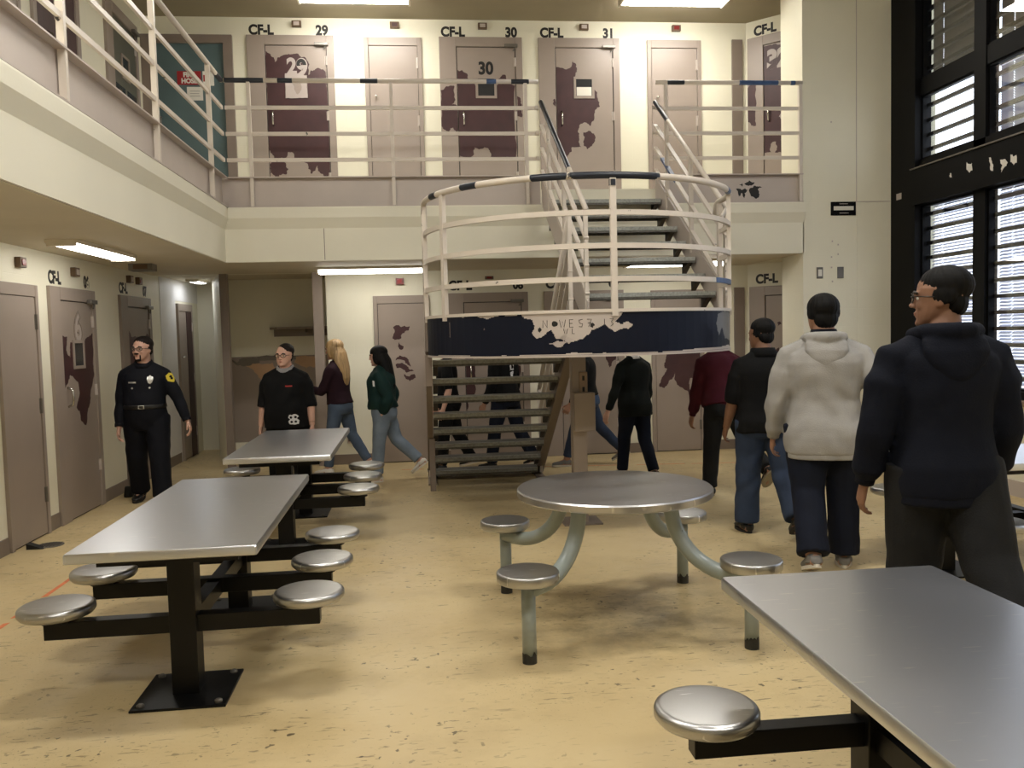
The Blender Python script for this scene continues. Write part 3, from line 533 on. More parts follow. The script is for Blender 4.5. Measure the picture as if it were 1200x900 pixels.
# floor furniture
fd = empty('floor_drain', (-3.09, 7.28, 0)); tag(fd, 'dark round drain cover in the floor before the left doors', 'drain')
MB().lathe([(.0, .0), (.105, 0), (.105, .004), (.09, .007), (0, .007)], n=28).build('drain_rim', M['greymetal'], fd)
g = MB()
for k in range(-3, 4): g.box((k*.024, 0, .0075), (.010, .16*math.cos(k*.32), .003))
g.build('drain_slots', M['black'], fd)
dst = empty('door_stop', (-3.16, 9.40, 0)); tag(dst, 'small black rubber door stop on the floor by door 07', 'door stop')
MB().lathe([(.0, 0), (.05, 0), (.052, .02), (.04, .10), (.034, .115), (0, .115)], n=20).build('rubber_body', M['rubber'], dst, True)
MB().lathe([(.0, 0), (.010, 0), (.010, .006), (0, .006)], (0, 0, .115), 12).build('screw_head', M['greymetal'], dst)
dst = empty('door_stop', (-3.22, 7.20, 0)); tag(dst, 'flat black door wedge under the nearest left door', 'door stop')
MB().poly([(0, -.05, 0), (.13, -.05, 0), (0, -.05, .05)], (0, .07, 0)).build('wedge', M['rubber'], dst)
fl = bpy.data.objects['floor']
b = MB()
x, y = -2.51, 3.0
while y < 7.9:
    L = random.uniform(.12, .5)
    b.poly([(x-.016, y, .0004), (x+.016, y+.02, .0004), (x+.016+random.uniform(-.004, .004), y+L, .0004), (x-.014, y+L-.015, .0004)], (0, 0, .0006)); y += L+random.uniform(.02, .25)
b.build('painted_line', M['orange'], fl)
b = MB(); x = -.3
while x < 3.6:
    L = random.uniform(.2, .7); yy = 10.45-(x+.1)*.13
    b.poly([(x, yy-.012, .0004), (x+L, yy-.012-L*.13, .0004), (x+L, yy+.012-L*.13, .0004), (x, yy+.012, .0004)], (0, 0, .0006)); x += L+random.uniform(.02, .15)
b.build('painted_line', M['orange'], fl)

# ------------------------------------------------------------------ ceiling lights
def fixture(name, label, loc, rz, lensm, L=1.25, Wd=.32, h=.085, group=None):
    r = empty(name, loc, rz); tag(r, label, 'ceiling light', group)
    MB().span((-L/2-.02, -Wd/2-.015, -.03), (L/2+.02, Wd/2+.015, 0), .004).build('housing', M['housing'], r)
    b = MB(); rr = []
    for x in (-L/2, L/2): rr.append([(x, -Wd/2, -.03), (x, -Wd/2+.05, -h), (x, Wd/2-.05, -h), (x, Wd/2, -.03)])
    b.loft(rr); b.build('diffuser_lens', lensm, r)
    for x in (-L/2-.01, L/2+.01): MB().span((x-.012, -Wd/2, -h-.003), (x+.012, Wd/2, -.028)).build('end_cap', M['housing'], r)
    return r
fixture('fluorescent_light', 'glowing ceiling light above door 29 on the upper tier', (-.66, 10.22, ZC), 0, M['lens'], h=.11, group='fluorescent lights over the upper walkway')
fixture('fluorescent_light', 'glowing ceiling light above door 31 on the upper tier', (3.12, 10.16, ZC), 0, M['lens'], h=.11, group='fluorescent lights over the upper walkway')
fixture('fluorescent_light', 'glowing light under the left balcony soffit near the left-wall doors', (-2.79, 7.78, ZS-.006), PI/2, M['lens_low'], 1.38, .22, .05)
fixture('fluorescent_light', 'glowing light under the back balcony soffit left of the stairs', (-.58, 10.40, ZS-.006), 0, M['lens_low'], 1.22, .28, .07)
fixture('fluorescent_light', 'glowing soffit light seen through the upper stair treads', (3.10, 10.15, ZS-.006), 0, M['lens_low'], 1.22, .28, .07)
fixture('fluorescent_light', 'left walkway light out of view above the near railing', (-2.65, 4.2, ZC), PI/2, M['lens'])
fixture('fluorescent_light', 'small cool light inside the side passage', (-3.06, 12.2, ZS), PI/2, M['lens_cool'], .45, .14, .035)
for i, (x, y) in enumerate(((-.5, 4.2), (2.7, 4.4), (-.5, .2), (2.7, .2))):
    fixture('hall_light', 'fluorescent hall light on the high ceiling', (x, y, ZC), 0, M['lens_hall'], 1.3, .34, group='hall lights on the high ceiling')

# ------------------------------------------------------------------ the big window in the right wall
win = empty('window_1', (XR, 0, 0)); struct(win)
BAYS = [(8.05, 8.98), (6.94, 7.87), (5.83, 6.76), (4.72, 5.65), (3.61, 4.54)]
ROWS = [(.98, 2.93), (3.42, 4.11), (4.29, 5.30)]
def window():
    b = MB()
    b.span((-.03, 8.98, .90), (.16, YB, 5.36))                       # broad end post
    b.span((-.03, 2.86, .90), (.16, 3.61, 5.36))
    for (a0, a1), (b0, b1) in zip(BAYS[1:], BAYS): b.span((.02, a1, .90), (.16, b0, 5.36))
    b.build('steel_post', M['dark'], win)
    b = MB(); b.span((.0, 3.6, .90), (.16, 8.98, .98)); b.span((.03, 3.6, 4.11), (.15, 8.98, 4.29)); b.span((.03, 3.6, 5.30), (.15, 8.98, 5.36)); b.build('rail_member', M['dark'], win)
    b = MB(); b.span((-.045, 3.6, 2.93), (.15, 9.02, 3.33)); b.span((.02, 3.6, 3.33), (.15, 8.98, 3.42)); b.build('transom_panel', M['dark'], win)
    MB().span((-.062, 3.6, 3.318), (-.0, 9.03, 3.332)).build('transom_lip', M['greymetal'], win)
    for (y0, y1) in BAYS:
        for (z0, z1) in ROWS:
            MB().span((.075, y0, z0), (.083, y1, z1)).build('pane', M['glass'], win)
            # inner stops of the sash, then the security bars
            b = MB(); t = .022
            for yy in (y0+t/2, y1-t/2): b.span((.05, yy-t/2, z0), (.10, yy+t/2, z1))
            for zz in (z0+t/2, z1-t/2): b.span((.05, y0, zz-t/2), (.10, y1, zz+t/2))
            b.build('sash_stop', M['dark'], win)
            b = MB(); z = z0+.11
            while z < z1-.06:
                b.span((.10, y0, z-.019), (.135, y1, z+.019)); z += .158
            b.build('security_bars', M['dark'], win)
    # torn vinyl letters on the transom
    for (y, z, s, k) in ((8.31, 3.13, .045, 0), (8.01, 3.158, .075, 1), (7.681, 3.125, .075, 2), (7.513, 3.085, .08, 3), (7.376, 3.105, .07, 1)):
        P = jag([(y+s*a, z+s*c) for a, c in ([(-.5, -.5), (.1, -.4), (.5, .1), (.3, .6), (-.2, .5)], [(-.6, -.5), (.0, -.7), (.6, -.2), (.6, .8), (.0, .4), (-.5, .5)], [(-.3, -.9), (.1, -.8), (.3, .2), (.5, .9), (.1, .8), (-.3, -.1)], [(-.5, -.2), (.4, -.8), (.2, .0), (.6, .7), (-.3, .6), (-.7, .1)])[k]], .012, 2)
        MB().poly([(-.0455, a, c) for a, c in P], (-.001, 0, 0)).build('torn_sticker', M['paper'], win)
    MB().span((-.033, 9.24, 3.04), (-.03, 9.34, 3.11)).build('sticker', M['kick'], win)
    MB().span((-.10, 3.6, .86), (.02, 9.40, .905)).build('sill_board', M['tan2'], win)
M['tan2'] = mat('worn_tan_sill_paint', (150, 128, 108), .5, var=.08)
window()
def blind(bay, row, tilt, pitch, m, drop=0.0, x=.20, label=''):
    (y0, y1), (z0, z1) = BAYS[bay], ROWS[row]; y0 -= .03; y1 += .03
    r = empty('venetian_blind', (XR+x, (y0+y1)/2, z0)); tag(r, label, 'window blind', 'venetian blinds behind the barred window'); h = (y1-y0)/2; H = z1-z0
    MB().span((-.02, -h, H-.005), (.02, h, H+.035)).build('head_rail', m, r)
    b = MB(); z = H-.02; c, s = math.cos(tilt), math.sin(tilt); w = pitch*.54
    cuts = [-h, -h*.62, h*.62, h]
    while z > drop+.03:
        for a, e in zip(cuts, cuts[1:]):
            p = [(-w*c, a+.005, z+w*s), (w*c, a+.005, z-w*s), (w*c, e-.005, z-w*s), (-w*c, e-.005, z+w*s)]
            q = [(X_, Y_, Z_+.0012) for X_, Y_, Z_ in p]; b.loft([p, q])
        z -= pitch
    b.build('slats', m, r)
    MB().span((-.012, -h, drop), (.012, h, drop+.018)).build('bottom_rail', m, r)
    b = MB()
    for yy in (-h*.62, h*.62): b.tube([(.0, yy, drop), (.0, yy, H)], .0012, 5)
    b.build('ladder_cord', M['paper'], r)
blind(0, 2, 1.35, .023, M['slatdim'], label='closed dim-toned blind in the top pane beside the broad end post')
blind(1, 2, 1.35, .023, M['slatdim'], label='closed dim-toned blind in the second top pane from the end post')
blind(1, 1, 1.15, .024, M['slat'], label='half closed grey blind in the middle pane beside the blown-out bare pane')
blind(0, 0, -.66, .033, M['slat'], label='open blind in the tall lower pane beside the broad end post')
blind(1, 0, -.76, .033, M['slat'], label='open blind in the second tall lower pane behind the man in navy')
for bay in (2, 3, 4):
    blind(bay, 0, -.55, .03, M['slat'], label='open blind in a tall lower pane nearer the camera')

# ------------------------------------------------------------------ balcony railings
def adopt(root):
    for ch in root.children: ch.location = Vector(ch.location)-Vector(root.location)
def railing(name, label, a, b, posts, out, ext0=0, ext1=0, chips=(), rails=True):
    """a, b: plan ends of the slab edge; out: outward unit vector"""
    a, b = Vector((a[0], a[1], 0)), Vector((b[0], b[1], 0)); d = (b-a).normalized(); L = (b-a).length; o = Vector((out[0], out[1], 0))
    r = empty(name, (a.x, a.y, ZM)); tag(r, label, 'railing')
    P = lambda t, off, z: a+d*t+o*off+Vector((0, 0, z))
    k = MB()
    def bar(b_, t0, t1, o0, o1, z0, z1):
        p = [P(t0, o0, z0), P(t1, o0, z0), P(t1, o1, z0), P(t0, o1, z0)]; q = [v+Vector((0, 0, z1-z0)) for v in p]; b_.loft([p, q])
    bar(k, -ext0, L, -.045, -.035, ZM, ZK); bar(k, 0, L, -.04, .03, ZK-.012, ZK); bar(k, 0, L, -.04, .03, ZM, ZM+.012)
    k.build('kick_plate', M['kick'], r)
    for t in posts:
        q = MB(); bar(q, t-.018, t+.018, -.022, .022, ZM+.012, ZR-.02); q.build('post', M['rail'], r)
    tr = MB(); tr.tube([P(0, 0, ZR), P(L+ext1, 0, ZR)], .025, 12); tr.build('hand_rail', M['rail'], r, True)
    for z in (4.10, 3.825, 3.55):
        q = MB(); bar(q, -ext0*.0, L+ext1, -.012, .012, z-.019, z+.019); q.build('mid_rail', M['rail'], r)
    for t0, t1, m in chips:
        q = MB(); q.tube([P(t0, 0, ZR), P(t0+.02, 0, ZR), P(t1-.03, 0, ZR), P(t1, 0, ZR)], [.0245, .0262, .0262, .0245], 12); q.build('worn_paint_band', M[m], r, True)
    adopt(r); return r
railing('balcony_railing', 'off-white balcony railing running along the left walkway toward the camera', (XL, -5.5), (XL, YB), [14.38-1.78*k for k in range(8)], (1, 0), chips=((14.70, 14.96, 'navychip'),))
railing('balcony_railing', 'off-white balcony railing in front of cell doors 29 and 30', (XL+.03, YB), (1.355, YB), [.25, 1.75, 3.21], (0, -1), ext0=.075, chips=((0, .42, 'navychip'), (.55, .72, 'navychip'), (1.42, 1.62, 'navychip'), (3.05, 3.26, 'navychip'), (2.78, 2.90, 'bluechip')))
railing('balcony_railing', 'short balcony railing right of the stair head, before door 32', (2.68, YB), (4.375, YB), [.11, 1.67], (0, -1), chips=((.12, .33, 'navychip'), (.95, 1.42, 'bluechip'), (1.55, 1.62, 'bluechip')))
gr = bpy.data.objects['balcony_railing.002']
for P in ([(.92, .16), (.95, .07), (.99, .12), (1.02, .06), (1.06, .15), (1.03, .17), (.99, .15)], [(1.08, .16), (1.10, .08), (1.16, .05), (1.20, .10), (1.18, .16), (1.23, .18), (1.15, .20)], [(1.02, .22), (1.10, .20), (1.14, .24), (1.08, .26)], [(.96, .21), (1.0, .19), (1.0, .23)]):
    patch('scrawled_marks', P, M['black'], gr, .0345, .02)

# ------------------------------------------------------------------ the switchback staircase
CX, CY, RD = 1.36, 7.45, 1.31
ZL = 1.79
st = empty('staircase', (CX, CY, 0)); tag(st, 'switchback metal staircase with a round navy landing drum and railings', 'staircase')
def skew(x, y): return x-.05*(y-8.45)
def arc(r, a0, a1, z, n=40): return [Vector((CX+r*math.sin(math.radians(a)), CY-r*math.cos(math.radians(a)), z)) for a in np.linspace(a0, a1, n)]
def curved_plate(r0, r1, z0, z1, a0=-90, a1=90, n=48):
    b = MB(); o = arc(r1, a0, a1, z0, n); i = arc(r0, a0, a1, z0, n); up = Vector((0, 0, z1-z0))
    b.loft([[o[k], i[k], i[k]+up, o[k]+up] for k in range(n)]); return b
curved_plate(RD-.012, RD, 1.47, ZL).build('landing_drum', M['navy'], st, False)
curved_plate(RD-.015, RD+.012, ZL-.012, ZL+.012).build('drum_rim', M['rail'], st)
curved_plate(RD-.05, RD+.008, 1.455, 1.47).build('drum_rim', M['kick'], st)
b = MB(); P = arc(RD-.012, -90, 90, ZL-.05, 40)+[Vector((CX+RD, CY+.12, ZL-.05)), Vector((CX-RD, CY+.12, ZL-.05))]
b.poly(P, (0, 0, .045)); b.build('landing_floor', M['grate'], st)
b = MB()
for k in range(-4, 5): 
    y1 = CY-math.sqrt(RD*RD-(k*.28)**2)+.03; b.span((CX+k*.28-.02, y1, 1.62), (CX+k*.28+.02, CY, ZL-.05))
b.build('floor_beam', M['mauve2'], st)
MB().span((CX-RD, CY, 1.47), (CX+RD, CY+.012, ZL-.06)).build('back_plate', M['mauve2'], st)
# worn-off areas on the drum, following its curve
def inside(p, poly):
    x, y = p; c = False; n = len(poly)
    for i in range(n):
        (x1, y1), (x2, y2) = poly[i], poly[(i+1) % n]
        if (y1 > y) != (y2 > y) and x < (x2-x1)*(y-y1)/(y2-y1)+x1: c = not c
    return c
def drum_patch(pts, m, name='worn_paint', r=RD+.0012, step=.006, amp=.01, zr=(1.47, 1.778)):
    k = 180/(PI*r); P = jag([(a/k, z) for a, z in pts], amp); b = MB()
    xs = [p[0] for p in P]; zs = [p[1] for p in P]; V = {}
    def v(i, j):
        if (i, j) not in V:
            s = min(xs)+i*step; z = min(zs)+j*step; a = s/r
            V[i, j] = b.bm.verts.new((CX+r*math.sin(a), CY-r*math.cos(a), z))
        return V[i, j]
    for i in range(int((max(xs)-min(xs))/step)+1):
        for j in range(int((max(zs)-min(zs))/step)+1):
            c = (min(xs)+(i+.5)*step, min(zs)+(j+.5)*step)
            if zr[0] < c[1] < zr[1] and inside(c, P): b.bm.faces.new((v(i, j), v(i+1, j), v(i+1, j+1), v(i, j+1)))
    return b.build(name, m, st)
drum_patch(PATCH['drum'], M['kick']); drum_patch(PATCH['drumR'], M['greymetal'])
drum_patch([(-76, 1.78), (-60, 1.776), (-52, 1.772), (-46, 1.775), (-42, 1.755), (-40, 1.76), (-36, 1.776), (-30, 1.772), (-28, 1.79), (-76, 1.79)], M['kick'], amp=.006)
drum_patch([(-70, 1.478), (-40, 1.474), (-20, 1.476), (-12, 1.488), (0, 1.480), (10, 1.476), (40, 1.488), (60, 1.50), (70, 1.49), (70, 1.46), (-70, 1.46)], M['kick'], amp=.006)
for a, z, w in ((-16.5, 1.56, 3), (-13, 1.585, 1.5), (-14.5, 1.60, 1.2)): drum_patch([(a-w, z), (a, z+.02), (a+w, z+.005), (a, z-.03)], M['pale'])
for a, z, w in ((-17.2, 1.702, 1.0), (-5.2, 1.685, .7), (-22.2, 1.66, .6)): drum_patch([(a-w, z+.01), (a, z+.02), (a+w, z), (a, z-.02), (a-w, z-.01)], M['black'], step=.004, r=RD+.0024)
def scratch(lines, a0, z0, s, name='scratched_letters'):
    """thin pen strokes on the drum; letters in their own small grid"""
    b = MB(); r = RD+.0022
    for ln in lines:
        b.tube([(CX+r*math.sin(math.radians(a0)+x*s/r), CY-r*math.cos(math.radians(a0)+x*s/r), z0+y*s) for x, y in ln], .0022, 5)
    return b.build(name, M['black'], st)
G = {'N': [[(0, 0), (0, 1), (.6, 0), (.6, 1)]], 'W': [[(0, 1), (.2, 0), (.4, .8), (.6, 0), (.8, 1)]], 'E': [[(.5, 1), (0, 1), (0, 0), (.5, 0)], [(0, .5), (.4, .5)]],
     'S': [[(.5, 1), (0, .9), (.1, .5), (.5, .4), (.4, 0), (0, .05)]], '7': [[(0, 1), (.6, 1), (.2, 0)], [(.1, .5), (.6, .5)]], '1': [[(.2, 0), (.2, 1)]], '3': [[(0, 1), (.5, 1), (.2, .6), (.5, .3), (.1, 0)]], 'L': [[(0, 1), (0, 0), (.5, 0)]]}
for ch, a in (('N', -21.2), ('W', -15.8), ('E', -12.6), ('S', -9.6), ('7', -7.0), ('1', -1.9), ('3', .3)): scratch(G[ch], a, 1.675, .055)
for ch, a in (('W', -14.5), ('L', -11.8)): scratch(G[ch], a, 1.628, .036)
# landing railing: three curved mid rails under a hand rail, five posts
def bar_arc(z, r0, r1, zh, name, a0=-90, a1=90, mt='rail', n=48): return curved_plate(r0, r1, z-zh, z+zh, a0, a1, n).build(name, M[mt], st)
ZT = 2.765
hp = [Vector((CX-RD, CY+.10, ZT-.10)), Vector((CX-RD, CY+.07, ZT-.02)), Vector((CX-RD, CY+.02, ZT))]+arc(RD, -90, 90, ZT, 48)+[Vector((CX+RD, CY+.02, ZT)), Vector((CX+RD, CY+.07, ZT-.02)), Vector((CX+RD, CY+.10, ZT-.10))]
MB().tube(hp, .025, 12).build('hand_rail', M['rail'], st, True)
for a0, a1, m in ((-24.2, -12.4, 'navychip'), (-11.6, 18, 'navychip'), (-51.5, -44, 'navychip'), (-73, -67, 'navychip'), (60, 66, 'bluechip')):
    MB().tube(arc(RD, a0, a1, ZT+.001, 20), [.0248]+[.0263]*18+[.0248], 12).build('worn_paint_band', M[m], st, True)
for z in (2.50, 2.26, 2.02): bar_arc(z, RD-.012, RD+.014, .019, 'mid_rail')
bar_arc(2.02, RD-.013, RD+.0155, .0195, 'worn_paint_band', 46, 70, 'bluechip', 12)
for a in (-90, -63, 2, 69.5, 90):
    p = arc(RD, a, a, 0, 1)[0]; b = MB(); b.box((0, 0, (ZT-.02+1.75)/2), (.045, .035, ZT-.02-1.75)); o = b.build('post', M['rail'], st); o.location = p; o.rotation_euler = (0, 0, math.radians(a))
MB().tube([arc(RD, 2, 2, ZT-.03, 1)[0], arc(RD, 2, 2, ZT-.075, 1)[0]], .027, 10).build('worn_paint_band', M['navychip'], st)
# treads
def tread(x0, x1, y0, y1, z, sk=False):
    b = MB(); f = skew if sk else (lambda x, y: x)
    def bx(ya, yb, za, zb):
        p = [(f(x0, ya), ya, za), (f(x1, ya), ya, za), (f(x1, yb), yb, za), (f(x0, yb), yb, za)]; b.loft([p, [(x, y, zb) for x, y, _ in p]])
    bx(y0, y1, z-.008, z); bx(y0, y0+.012, z-.055, z-.008); bx(y1-.012, y1, z-.055, z-.008)
    t = b.build('tread', M['grate'], st)
    n = MB(); p = [(f(x0, y0-.003), y0-.003, z-.034), (f(x1, y0-.003), y0-.003, z-.034), (f(x1, y0+.03), y0+.03, z-.034), (f(x0, y0+.03), y0+.03, z-.034)]
    n.loft([p, [(x, y, z+.003) for x, y, _ in p]]); n.build('nosing', M['nosing'], t)
    e = MB()
    for xa, xb in ((x0, x0+.045), (x1-.045, x1)):
        q = [(f(xa, y0), y0+.012, z-.055), (f(xb, y0), y0+.012, z-.055), (f(xb, y1), y1-.012, z-.055), (f(xa, y1), y1-.012, z-.055)]
        e.loft([[(x, y, zz-.09) for x, y, zz in q], q]) if False else e.poly([(f(xa, y0), y0+.012, z-.008), (f(xa, y1), y1-.012, z-.008), (f(xa, y1), y1-.012, z-.15)], (xb-xa, 0, 0))
    e.build('bracket', M['tread_bracket'], t)
M['nosing'] = mat('worn_tread_nosing', (158, 160, 154), .55, .1, var=.22, scale=40, bump=.5, bscale=70)
M['tread_bracket'] = mat('dark_tread_bracket', (66, 62, 60), .5, .3, var=.1)
UX0, UX1 = 1.42, 2.70
for i in range(8):
    y = 9.20-.25*i; z = 3.06-.18*i; tread(UX0+.02, UX1-.02, y, y+.262, z, True)
LX0, LX1 = .07, 1.29
for i in range(9):
    y = 7.46+.268*i; z = 1.595-.187*i; tread(LX0+.02, LX1-.02, y, y+.275, z)
def slope_plate(x0, x1, ya, za, yb, zb, h0, h1, f, name, m, plumb=True):
    """stringer: a plate whose top line runs (ya,za)-(yb,zb), h0 above and h1 below it"""
    b = MB(); n = 2
    p = [(ya, za+h0), (yb, zb+h0), (yb, zb-h1), (ya, za-h1)]
    b.loft([[(f(x0, y), y, max(z, 0)) for y, z in p], [(f(x1, y), y, max(z, 0)) for y, z in p]]); return b.build(name, m, st)
ident = lambda x, y: x
for x in (UX0, UX1): slope_plate(x-.008, x+.008, 7.44, 1.80, 9.42, 3.24, .10, .21, skew, 'stringer', M['kick'])
for x, x2 in ((LX0-.045, LX0+.012), (LX1-.012, LX1+.075)): slope_plate(x, x2, 7.44, 1.72, 9.86, .03, .08, .22, ident, 'stringer', M['mauve2'])
for x in (LX0, LX1):
    b = MB(); b.span((x-.05, 9.30, 0), (x+.05, 9.9, .012)); b.build('foot_plate', M['mauve2'], st)
# flight railings
def flight_rail(x, ya, za, yb, zb, f, posts, mats=(), lift=.92, gaps=(0, .255, .50, .745), side=0):
    for k, g in enumerate(gaps):
        pa, pb = Vector((f(x, ya), ya, za+lift-g)), Vector((f(x, yb), yb, zb+lift-g))
        if k == 0: MB().tube([pa, pb], .024, 12).build('hand_rail', M['rail'], st, True)
        else: MB().tube([pa, pb], 0, flat=(.012, .02), ref=Vector((1, 0, 0))).build('mid_rail', M['rail'], st)
    for y in posts:
        t = (y-ya)/(yb-ya); z = za+(zb-za)*t
        b = MB(); b.box((f(x, y), y, z+lift/2-.03), (.035, .045, lift+.04)); b.build('post', M['rail'], st)
    for y0, y1, g, m in mats:
        q = []
        for y in (y0, y0+.02, y1-.02, y1):
            t = (y-ya)/(yb-ya); q.append((f(x, y), y, za+(zb-za)*t+lift-g))
        if g == 0: MB().tube(q, [.0235, .0252, .0252, .0235], 12).build('worn_paint_band', M[m], st, True)
        else: MB().tube(q, 0, flat=(.0125, .0205), ref=Vector((1, 0, 0))).build('worn_paint_band', M[m], st)
flight_rail(UX0, 7.47, 1.79, 9.42, 3.24, skew, (7.50, 8.35, 9.05), ((8.1, 9.42, 0, 'navychip'), (9.3, 9.42, .255, 'rail')))
flight_rail(UX1, 7.47, 1.79, 9.42, 3.24, skew, (7.50, 8.35, 9.05), ((9.0, 9.42, 0, 'navychip'), (8.75, 9.2, .50, 'bluechip')))
flight_rail(LX1+.035, 7.50, 1.76, 9.75, .05, ident, (7.52, 8.6, 9.72), lift=.92)
flight_rail(LX0-.02, 7.50, 1.76, 9.75, .05, ident, (7.52, 8.6, 9.72), lift=.92)
for x in (UX0, UX1):
    for z in (4.10, 3.825, 3.55):
        xx = skew(x, 9.44); sgn = -1 if x == UX0 else 1
        MB().span((xx-.02, 9.42, z-.018), (xx+sgn*.06, 9.445, z+.018)).build('rail_stub', M['rail'], st)
MB().tube([(skew(UX1, 7.47), 7.47, 2.71), (CX+RD+.0, 7.40, 2.62), (CX+RD, 7.38, 2.62)], .018, 8).build('rail_stub', M['rail'], st, True)
# supports
MB().span((1.255, 7.14, 0), (1.375, 7.26, 1.47)).build('column', M['mauve'], st)
MB().span((1.15, 7.04, 0), (1.48, 7.36, .012)).build('base_plate', M['mauve2'], st)
bx_ = MB().span((1.255, 7.06, .80), (1.435, 7.139, 1.125), .006).build('junction_box', M['mauve'], st)
for z in (1.245, 1.13+.02):
    w = MB().span((1.315, 7.128, z-.052), (1.385, 7.139, z+.052), .003).build('outlet_plate', M['tan2'], st)
    MB().span((1.340, 7.124, z-.02), (1.360, 7.128, z+.02)).build('outlet_hole', M['black'], w)
MB().span((LX0-.03, 8.94, 0), (LX0+.03, 9.0, .55)).build('support_post', M['mauve2'], st)
MB().span((CX-RD-.03, 7.42, 1.2), (CX-RD+.03, 7.48, 1.47)).build('support_post', M['mauve2'], st)
adopt(st)

# ------------------------------------------------------------------ tables with fixed stools
def rounded_rect(w, h, r, z, n=5):
    P = []
    for cx, cy, a in ((w-r, h-r, 0), (-w+r, h-r, 90), (-w+r, -h+r, 180), (w-r, -h+r, 270)):
        for k in range(n+1): t = math.radians(a+90*k/n); P.append((cx+r*math.cos(t), cy+r*math.sin(t), z))
    return P
SEAT_PROF = [(0, -.012), (.12, -.012), (.155, -.006), (.166, .008), (.166, .026), (.162, .035), (.155, .040), (.148, .0425), (.143, .0430), (.02, .044), (0, .044)]
def long_table():
    r = empty('dining_table')
    b = MB(); w, h = .40, .95
    b.loft([rounded_rect(w-.004, h-.004, .012, .716), rounded_rect(w, h, .014, .720), rounded_rect(w, h, .014, .752), rounded_rect(w-.005, h-.005, .012, .760)])
    b.build('tabletop', M['steel'], r, auto=.6)
    MB().span((-.30, -.85, .675), (.30, .85, .714)).build('under_frame', M['tframe'], r)
    for y in (-.61, .61):
        MB().span((-.06, y-.06, .008), (.06, y+.06, .68), .004).build('post', M['tframe'], r)
        p = MB().span((-.21, y-.21, 0), (.21, y+.21, .012), .003).build('base_plate', M['tframe'], r)
        for sx in (-1, 1):
            for sy in (-1, 1): MB().lathe([(0, .012), (.018, .012), (.018, .02), (.010, .026), (0, .026)], (sx*.17, y+sy*.17, 0), 12).build('anchor_bolt', M['greymetal'], p)
    MB().span((-.035, -.61, .285), (.035, .61, .365)).build('spine_beam', M['tframe'], r)
    for y in (-.61, 0, .61):
        MB().span((-.62, y-.035, .295), (.62, y+.035, .375), .003).build('seat_arm', M['tframe'], r)
        for s in (-1, 1):
            q = MB(); q.lathe(SEAT_PROF, (s*.57, y, .413), 40); o = q.build('seat', M['seat'], r, auto=.9)
            MB().lathe([(0, .372), (.07, .372), (.07, .402), (0, .402)], (s*.57, y, 0), 20).build('seat_mount', M['tframe'], o)
    return r
t1 = long_table(); t1.location = (-1.15, 4.68, 0); t1.rotation_euler.z = .012
tag(t1, 'long steel table with six fixed stools, nearest on the left side', 'table', 'long steel tables with fixed stools')
for loc, rz, lab in (((-1.12, 7.46, 0), .01, 'long steel table farther back on the left, before the standing woman'),
                     ((1.43, 1.955, 0), 0, 'large steel table cut off by the bottom right of the photo'),
                     ((4.0, 5.27, 0), PI/2, 'long steel table by the window wall, mostly hidden behind the man in navy')):
    c = copy_tree(t1); c.location = loc; c.rotation_euler.z = rz; tag(c, lab)
def round_table(loc):
    r = empty('round_table', loc); tag(r, 'round steel table with four stools on curved grey-green tubes', 'table')
    MB().lathe([(0, .712), (.50, .712), (.545, .714), (.553, .722), (.553, .752), (.545, .760), (0, .762)], n=72).build('tabletop', M['steelround'], r, auto=.7)
    MB().lathe([(0, .69), (.30, .69), (.30, .711), (0, .711)], n=40).build('under_plate', M['tube'], r)
    for sx in (-1, 1):
        for sy in (-1, 1):
            ex, ey = sx*.575, sy*.585; q = MB(); pts = []
            for t in (0, .15, .3): pts.append((1-t*.5, .372))
            for k in range(1, 12):
                a = k/11*PI/2; pts.append((.85-.40*math.sin(a), .372+.33*(1-math.cos(a))))
            pts = [(1.0, .365), (.9, .365)]+[(.86-.42*math.sin(k/12*PI/2), .365+.335*(1-math.cos(k/12*PI/2))) for k in range(13)]
            q.tube([(ex*u, ey*u, z) for u, z in pts], .042, 14); q.build('curved_tube', M['tube'], r, True)
            p = MB(); p.tube([(ex, ey, .0), (ex, ey, .42)], .036, 16); pp = p.build('leg_post', M['tube'], r, True)
            zz = [.05+random.uniform(-.012, .02) for _ in range(24)]
            c = MB(); ring0 = [(ex+.0368*math.cos(2*PI*k/24), ey+.0368*math.sin(2*PI*k/24), 0) for k in range(24)]
            c.loft([ring0, [(x, y, zz[k]) for k, (x, y, _) in enumerate(ring0)]], caps=False); c.build('bare_foot', M['tubechip'], pp)
            s = MB(); s.lathe([(0, .0), (.13, .0), (.150, .004), (.156, .012), (.156, .047), (.152, .053), (.147, .0548), (.143, .055), (0, .056)], (ex, ey, .412), 40); s.build('seat', M['seat'], r, auto=.9)
    return r
M['steelround'] = steel_mat('brushed_round_tabletop', (205, 205, 209), .31, .02, (2, 60, 2))
round_table((1.06, 4.73, 0))

